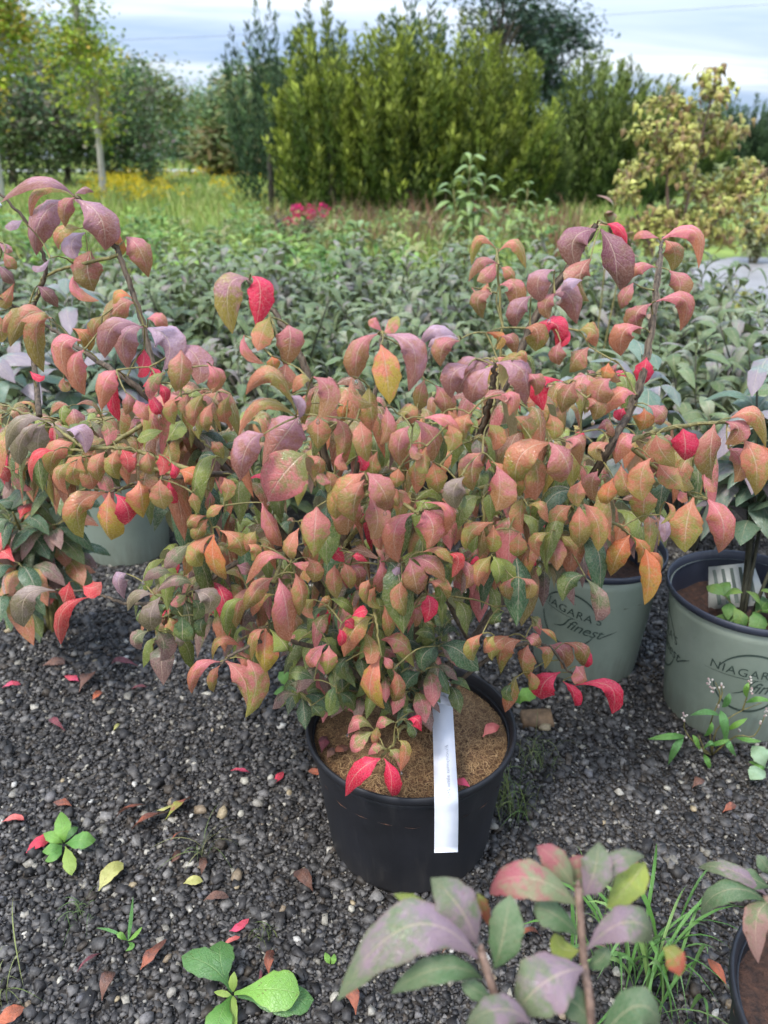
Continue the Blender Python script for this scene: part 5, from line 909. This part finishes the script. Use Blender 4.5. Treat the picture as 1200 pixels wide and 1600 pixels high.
BR = [(bp(0, (690, 1055, .965), (735, 1005, .985), (790, 930, 1.0), (880, 830, 1.0), (940, 720), (985, 640), (1010, 560), (1030, 420), (1034, 372)), .0062, .0016),
      (bp((735, 1005, .985), (700, 940, .94), (690, 880, .90), (700, 840, .86)), .004, .002), (bp(0, (655, 960, .96), (690, 800, .93), (745, 690, .9), (766, 620, .87), (771, 570, .86)), .006, .0018),
      (bp((718, 745, .915), (790, 600, .97), (840, 490, .99), (890, 415, .99), (932, 352, .99)), .005, .0022), (bp(0, (600, 980, .94), (540, 850, .88), (505, 700, .86), (475, 570, .88), (430, 490, .93), (388, 437, .95)), .0065, .002),
      (bp((540, 850, .88), (560, 720, .82), (590, 600, .82), (597, 520, .86)), .004, .0018), (bp(0, (560, 1010, .95), (450, 850, .90), (360, 740, .87), (262, 640, .90), (222, 510, .95), (185, 400, .98), (172, 380, .985), (118, 308, .985)), .0062, .0017),
      (bp((360, 740, .87), (220, 610), (140, 555), (60, 500), (-5, 462)), .0042, .0016), (bp((360, 740, .87), (290, 745), (230, 752), (165, 770)), .0038, .0014), (bp((450, 850, .9), (370, 880, .86), (280, 935), (197, 943), (140, 926), (86, 923)), .004, .0012),
      (bp(0, (530, 1030, .86), (430, 1000, .79), (378, 1015, .765), (345, 1036, .76)), .0042, .0014), (bp((880, 830, 1.0), (945, 815), (990, 840)), .003, .0014), (bp((940, 720), (1010, 678), (1120, 660), (1185, 668)), .0035, .0016), (bp((985, 700), (1040, 745), (1078, 774), (1104, 782)), .0025, .0012),
      (bp(0, (720, 1062, .955), (790, 1015, .945), (850, 1008, .935), (890, 1050, .93), (915, 1075, .93)), .004, .0013), (bp(0, (630, 1135, .86), (615, 1160, .80), (597, 1182, .78)), .0032, .0014), (bp((745, 690, .9), (768, 640, .95), (783, 547, .98), (777, 388, .985)), .003, .0014),
      (bp((262, 640, .90), (150, 700), (75, 660), (-5, 630)), .003, .0012), (bp((300, 735), (200, 702), (120, 703), (85, 706)), .0028, .0012), (bp((290, 745), (180, 720), (100, 712)), .0025, .0012), (bp(0, (590, 1040, .86), (590, 1000, .80), (585, 960, .76), (596, 1025, .745)), .0035, .0013),
      (bp((540, 850, .88), (570, 810, .78), (600, 765, .75), (650, 800, .73), (660, 795, .72)), .0035, .0014), (bp((450, 850, .9), (430, 905, .8), (440, 900, .76)), .003, .0013), (bp((262, 640, .9), (280, 660, .86), (330, 700, .84)), .003, .0013), (bp((690, 800, .93), (760, 760, .86), (830, 760, .84), (860, 690, .86)), .0036, .0014),
      (bp((880, 830, 1.0), (890, 790, .9), (905, 785, .87)), .003, .0013), (bp((760, 760, .86), (755, 790, .8), (770, 850, .8), (830, 850, .84)), .003, .0013), (bp((185, 400, .98), (75, 430), (55, 470)), .0025, .0014), (bp((60, 652), (48, 500), (70, 420), (40, 350), (-4, 300)), .0038, .0015), (bp((600, 765, .75), (560, 775, .73), (570, 770, .72)), .003, .0013)]
WOOD = Batch(); THIN = Batch(); pool = []
for k, (pts, r0, r1) in enumerate(BR):
    n = 10 * len(pts); sp = spline(pts, n); sp += rb.gauss(0, .0005) + rng.normal(0, .0009, sp.shape) * np.linspace(.3, 1, n)[:, None]
    (WOOD if r0 >= .0038 else THIN).add(*tube(sp, np.linspace(r0, r1, n), 7)); pool.append(sp)
    if r0 >= .005:                                   # corky wings along the older stems
        T = nrm(np.gradient(sp, axis=0)); A = nrm(np.cross(T, [.3, .9, .2]))
        for sgn in (1, -1):
            w_ = (np.linspace(r0, r1, n) + .0014 + rng.normal(0, .0006, n))[:, None]; V = np.concatenate([sp + A * sgn * .001, sp + A * sgn * w_]); i = np.arange(n - 1); WOOD.add(V, np.stack([i, i + 1, i + n + 1, i + n], 1))
pool = np.concatenate(pool)
# filler leaves through the crown volume
POLY = np.array([(-30, 640), (60, 600), (150, 640), (230, 600), (330, 610), (420, 640), (520, 590), (640, 640), (720, 560), (800, 540), (950, 560), (1000, 640), (1090, 700), (1150, 720), (1060, 770), (1010, 830), (900, 880), (820, 890), (760, 890), (690, 980), (650, 1060), (560, 1080), (490, 1060), (450, 960), (380, 1010), (270, 1020), (210, 960), (260, 880), (330, 800), (250, 760), (100, 740), (-30, 720)], float)
def inside(x, y):
    c = False; n = len(POLY); j = n - 1
    for i in range(n):
        xi, yi = POLY[i]; xj, yj = POLY[j]
        if (yi > y) != (yj > y) and x < (xj - xi) * (y - yi) / (yj - yi) + xi: c = not c
        j = i
    return c
fill = []
while len(fill) < 1550:
    px, py = rb.uniform(-40, 1160), rb.uniform(540, 1090)
    if not inside(px, py): continue
    yf = Yf(px, py); u = rb.random(); Y = yf + .04 + (2 * .99 - 2 * yf + .14) * u; nb = P(px, py, Y); a0 = rb.uniform(0, 6.283)
    low = (py - 620) / 400; tn = rb.random() * .8 + max(0, low) * .62 + u * .3; nl_ = rb.choice([3, 4, 5, 6]); big = rb.uniform(.042, .078)
    for q in range(nl_):
        t = tn + rb.gauss(0, .12)
        t += (py - 640) / 700
        hue = rb.choice(['salmon', 'rose', 'rosebr', 'so', 'pg', 'olive', 'br']) if t < .36 else rb.choice(['so', 'br', 'olive', 'lime', 'gp', 'olive', 'olive', 'gold', 'lime']) if t < .72 else rb.choice(['olive', 'lime', 'green', 'olive', 'gp', 'green', 'lime', 'dgreen', 'br', 'grayg'])
        if rb.random() < .035: hue = 'hot'
        L_ = big * rb.uniform(.75, 1.15); a = a0 + q * 6.283 / nl_ + rb.gauss(0, .25); out = np.array([math.cos(a), math.sin(a), 0]); b = nb + out * .006 + np.array([0, 0, -.004 * (q % 2)]); k1 = rb.uniform(.3, .75); dn = rb.uniform(.55, 1.0)
        m = b + out * L_ * k1 * .75 + np.array([0, 0, .12 * L_ - .2 * L_ * dn]); e = b + out * L_ * k1 + np.array([0, 0, -L_ * dn]); tw = out + np.array([0, -.25, .45]); fill.append((b, m, e, L_ * rb.uniform(.36, .52), tw, hue))
for k in range(34):                                   # green shoots low round the stem base
    px, py = rb.uniform(470, 700), rb.uniform(985, 1100); nb = P(px, py, rb.uniform(.86, 1.0)); a0 = rb.uniform(0, 6.283)
    if nb[2] < .25: nb[2] = .25
    for q in range(5):
        L_ = rb.uniform(.034, .056); a = a0 + q * 1.257 + rb.gauss(0, .25); out = np.array([math.cos(a), math.sin(a), 0]); b = nb + out * .006; fill.append((b, b + out * L_ * .5 + [0, 0, .1 * L_], b + out * L_ * .85 + [0, 0, -.45 * L_], L_ * rb.uniform(.42, .55), out * .4 + np.array([0, -.3, .8]), rb.choice(['green', 'dgreen', 'green', 'grayg', 'lime', 'gp', 'dgreen'])))
# twigs and petioles: every leaf base is joined to the nearest wood
hgeo = []
hand.sort(key=lambda h: -h[3])
for (l, o_, Y, s_) in hand: hgeo.append(pxleaf(Y, l, o_, rb))
jobs = [g_[5] for g_ in hgeo] + [f[0] for f in fill]
dm = np.array([np.min(np.linalg.norm(pool - b, axis=1)) for b in jobs]); PL = pool
for k in np.argsort(dm):
    b = jobs[k]; d = np.linalg.norm(PL - b, axis=1) + np.maximum(0, PL[:, 2] - b[2]) * .4; i = int(np.argmin(d)); a = PL[i]; ln = np.linalg.norm(a - b)
    if ln < .003: continue
    n = max(4, min(12, int(ln / .008))); sag = np.array([0, .14 * ln, .05 * ln]) + rng.normal(0, .05, 3) * ln; sp = spline([a, (a + b) / 2 + sag, b], n)
    if ln < .02: THIN.add(*tube(sp, [.0009, .0007], 5, False))
    else:
        THIN.add(*tube(sp, [.0010 + min(.0007, ln * .005), .0007], 5, False)); PL = np.concatenate([PL, sp[2:]])
WOOD.obj('branch', M['bark'], bush, attrs=False, origin=BX); THIN.obj('twig', M['gtwig'], bush, attrs=False, origin=BX)
REST = Batch(); drops = []
for k, g_ in enumerate(hgeo):
    lo_ = leafobj(bush, g_, 'leaf') if k < 298 else None
    if lo_ is not None: pass
    else: REST.add(g_[0], g_[1], g_[2], g_[3], g_[4])
    if k % 9 == 0 and lo_ is not None: drops.append((lo_, g_[0][-3] - g_[5]))
for (b, m, e, wd, tw, hue) in fill:
    V, F, uv = leaf_geo(b, m, e, wd, tw, 7, 4, rb.uniform(.2, .9), .1, rb.choice(['ell', 'obo', 'ova']), rb.uniform(0, 6)); A, Bc = PAL[hue]; j = rb.uniform(.6, 1.15); REST.add(V, F, uv, np.append(lin(A) * j, rb.random()), np.append(lin(Bc) * j, 1))
REST.obj('leaves', M['leaf'], bush, kind='stuff', origin=BX)
# rain drops hanging from leaf tips
gm, gt, gp_, go = newmat('rain_water'); gp_.inputs['Base Color'].default_value = (1, 1, 1, 1); gp_.inputs['Transmission Weight'].default_value = 1; gp_.inputs['Roughness'].default_value = .02; gp_.inputs['IOR'].default_value = 1.33
V, F = lathe([(.0001, .0042), (.0008, .0030), (.0017, .0012), (.0020, 0), (.0017, -.0012), (.0009, -.0019), (.0001, -.0021)], 12); dmesh = mesh_np('water_drop', V, F, gm)
for lo_, d in drops:
    o = bpy.data.objects.new('water_drop', dmesh); o.location = [float(v) for v in (d - np.array([0, 0, .0032]))]; put(o, parent=lo_)

# ------------------------------------------------------------------ white paper tag tied round the stem
tp = [P(693, 1058, .965), P(691, 1085, .945), P(692, 1120, .905), P(695, 1190, .83), P(697, 1240, .768), P(697.5, 1275, .756), P(697, 1332, .748)]
sp = spline(tp, 40); root = empty('plant_tag', sp[10], label='long white tag strip tied to the bush and hanging over the black pot rim', cat='plant tag')
T = nrm(np.gradient(sp, axis=0)); SX = np.tile(np.array([1., 0.04, 0]), (40, 1)); NN = nrm(np.cross(SX, T)); n = 40; hw = np.interp(np.linspace(0, 1, n), [0, .10, .16, .3, 1], [.007, .0085, .0148, .0155, .0160])[:, None]
V = np.concatenate([sp - SX * hw, sp + SX * hw, sp - SX * hw + NN * .0004, sp + SX * hw + NN * .0004]); i = np.arange(n - 1); q4 = lambda a, b: np.stack([a + i, a + i + 1, b + i + 1, b + i], 1)
B = Batch(); B.add(V, [q4(0, n), q4(2 * n, 3 * n)[:, ::-1], q4(0, 2 * n)[:, ::-1], q4(n, 3 * n), np.array([[n - 1, 2 * n - 1, 4 * n - 1, 3 * n - 1]])]); B.obj('strip', M['paper'], root, attrs=False, smooth=False, origin=sp[10])
B = Batch()      # torn and folded paper ends round the twig
for tri in [[(684, 1092, .938), (668, 1086, .925), (679, 1102, .92)], [(680, 1099, .93), (688, 1083, .926), (689, 1097, .92)], [(683, 1081, .945), (685, 1056, .95), (699, 1080, .935), (690, 1090, .925)], [(694, 1078, .94), (712, 1096, .915), (700, 1098, .917), (688, 1088, .922)], [(690, 1068, .96), (699, 1058, .965), (706, 1074, .955), (700, 1082, .95)], [(682, 1098, .925), (690, 1086, .918), (708, 1098, .914), (707, 1104, .915)]]:
    v = np.array([P(*q) for q in tri]); nn_ = nrm(np.cross(v[1] - v[0], v[2] - v[0])) * .0005; m_ = len(v); V = np.concatenate([v, v + nn_]); B.add(V, [np.arange(m_)[None], (np.arange(m_) + m_)[::-1][None]] + [np.array([[k, (k + 1) % m_, (k + 1) % m_ + m_, k + m_]]) for k in range(m_)])
B.obj('knot', M['paper'], root, attrs=False, smooth=False, origin=sp[10])
# faint pencil line of writing along the tag
TV, TF = text_mesh('Euonymus alatus 2+25', .0066, .25); x = TV[:, 0]; yv = TV[:, 1]; ss = (x - x.min()) / (x.max() - x.min()); u = .44 + ss * .26; idx = u * 39
pos = np.stack([np.interp(idx, np.arange(40), sp[:, k]) for k in range(3)], 1); nn = nrm(np.stack([np.interp(idx, np.arange(40), NN[:, k]) for k in range(3)], 1)); nn *= np.sign((nn * (CAM - pos)).sum(1))[:, None]
pos = pos - np.array([1, .04, 0]) * (yv - .0055)[:, None] + nn * .0008
me = bpy.data.meshes.new('handwriting'); me.from_pydata((pos - sp[10]).tolist(), [], TF); me.materials.append(M['pencil']); put(bpy.data.objects.new('handwriting', me), parent=root)
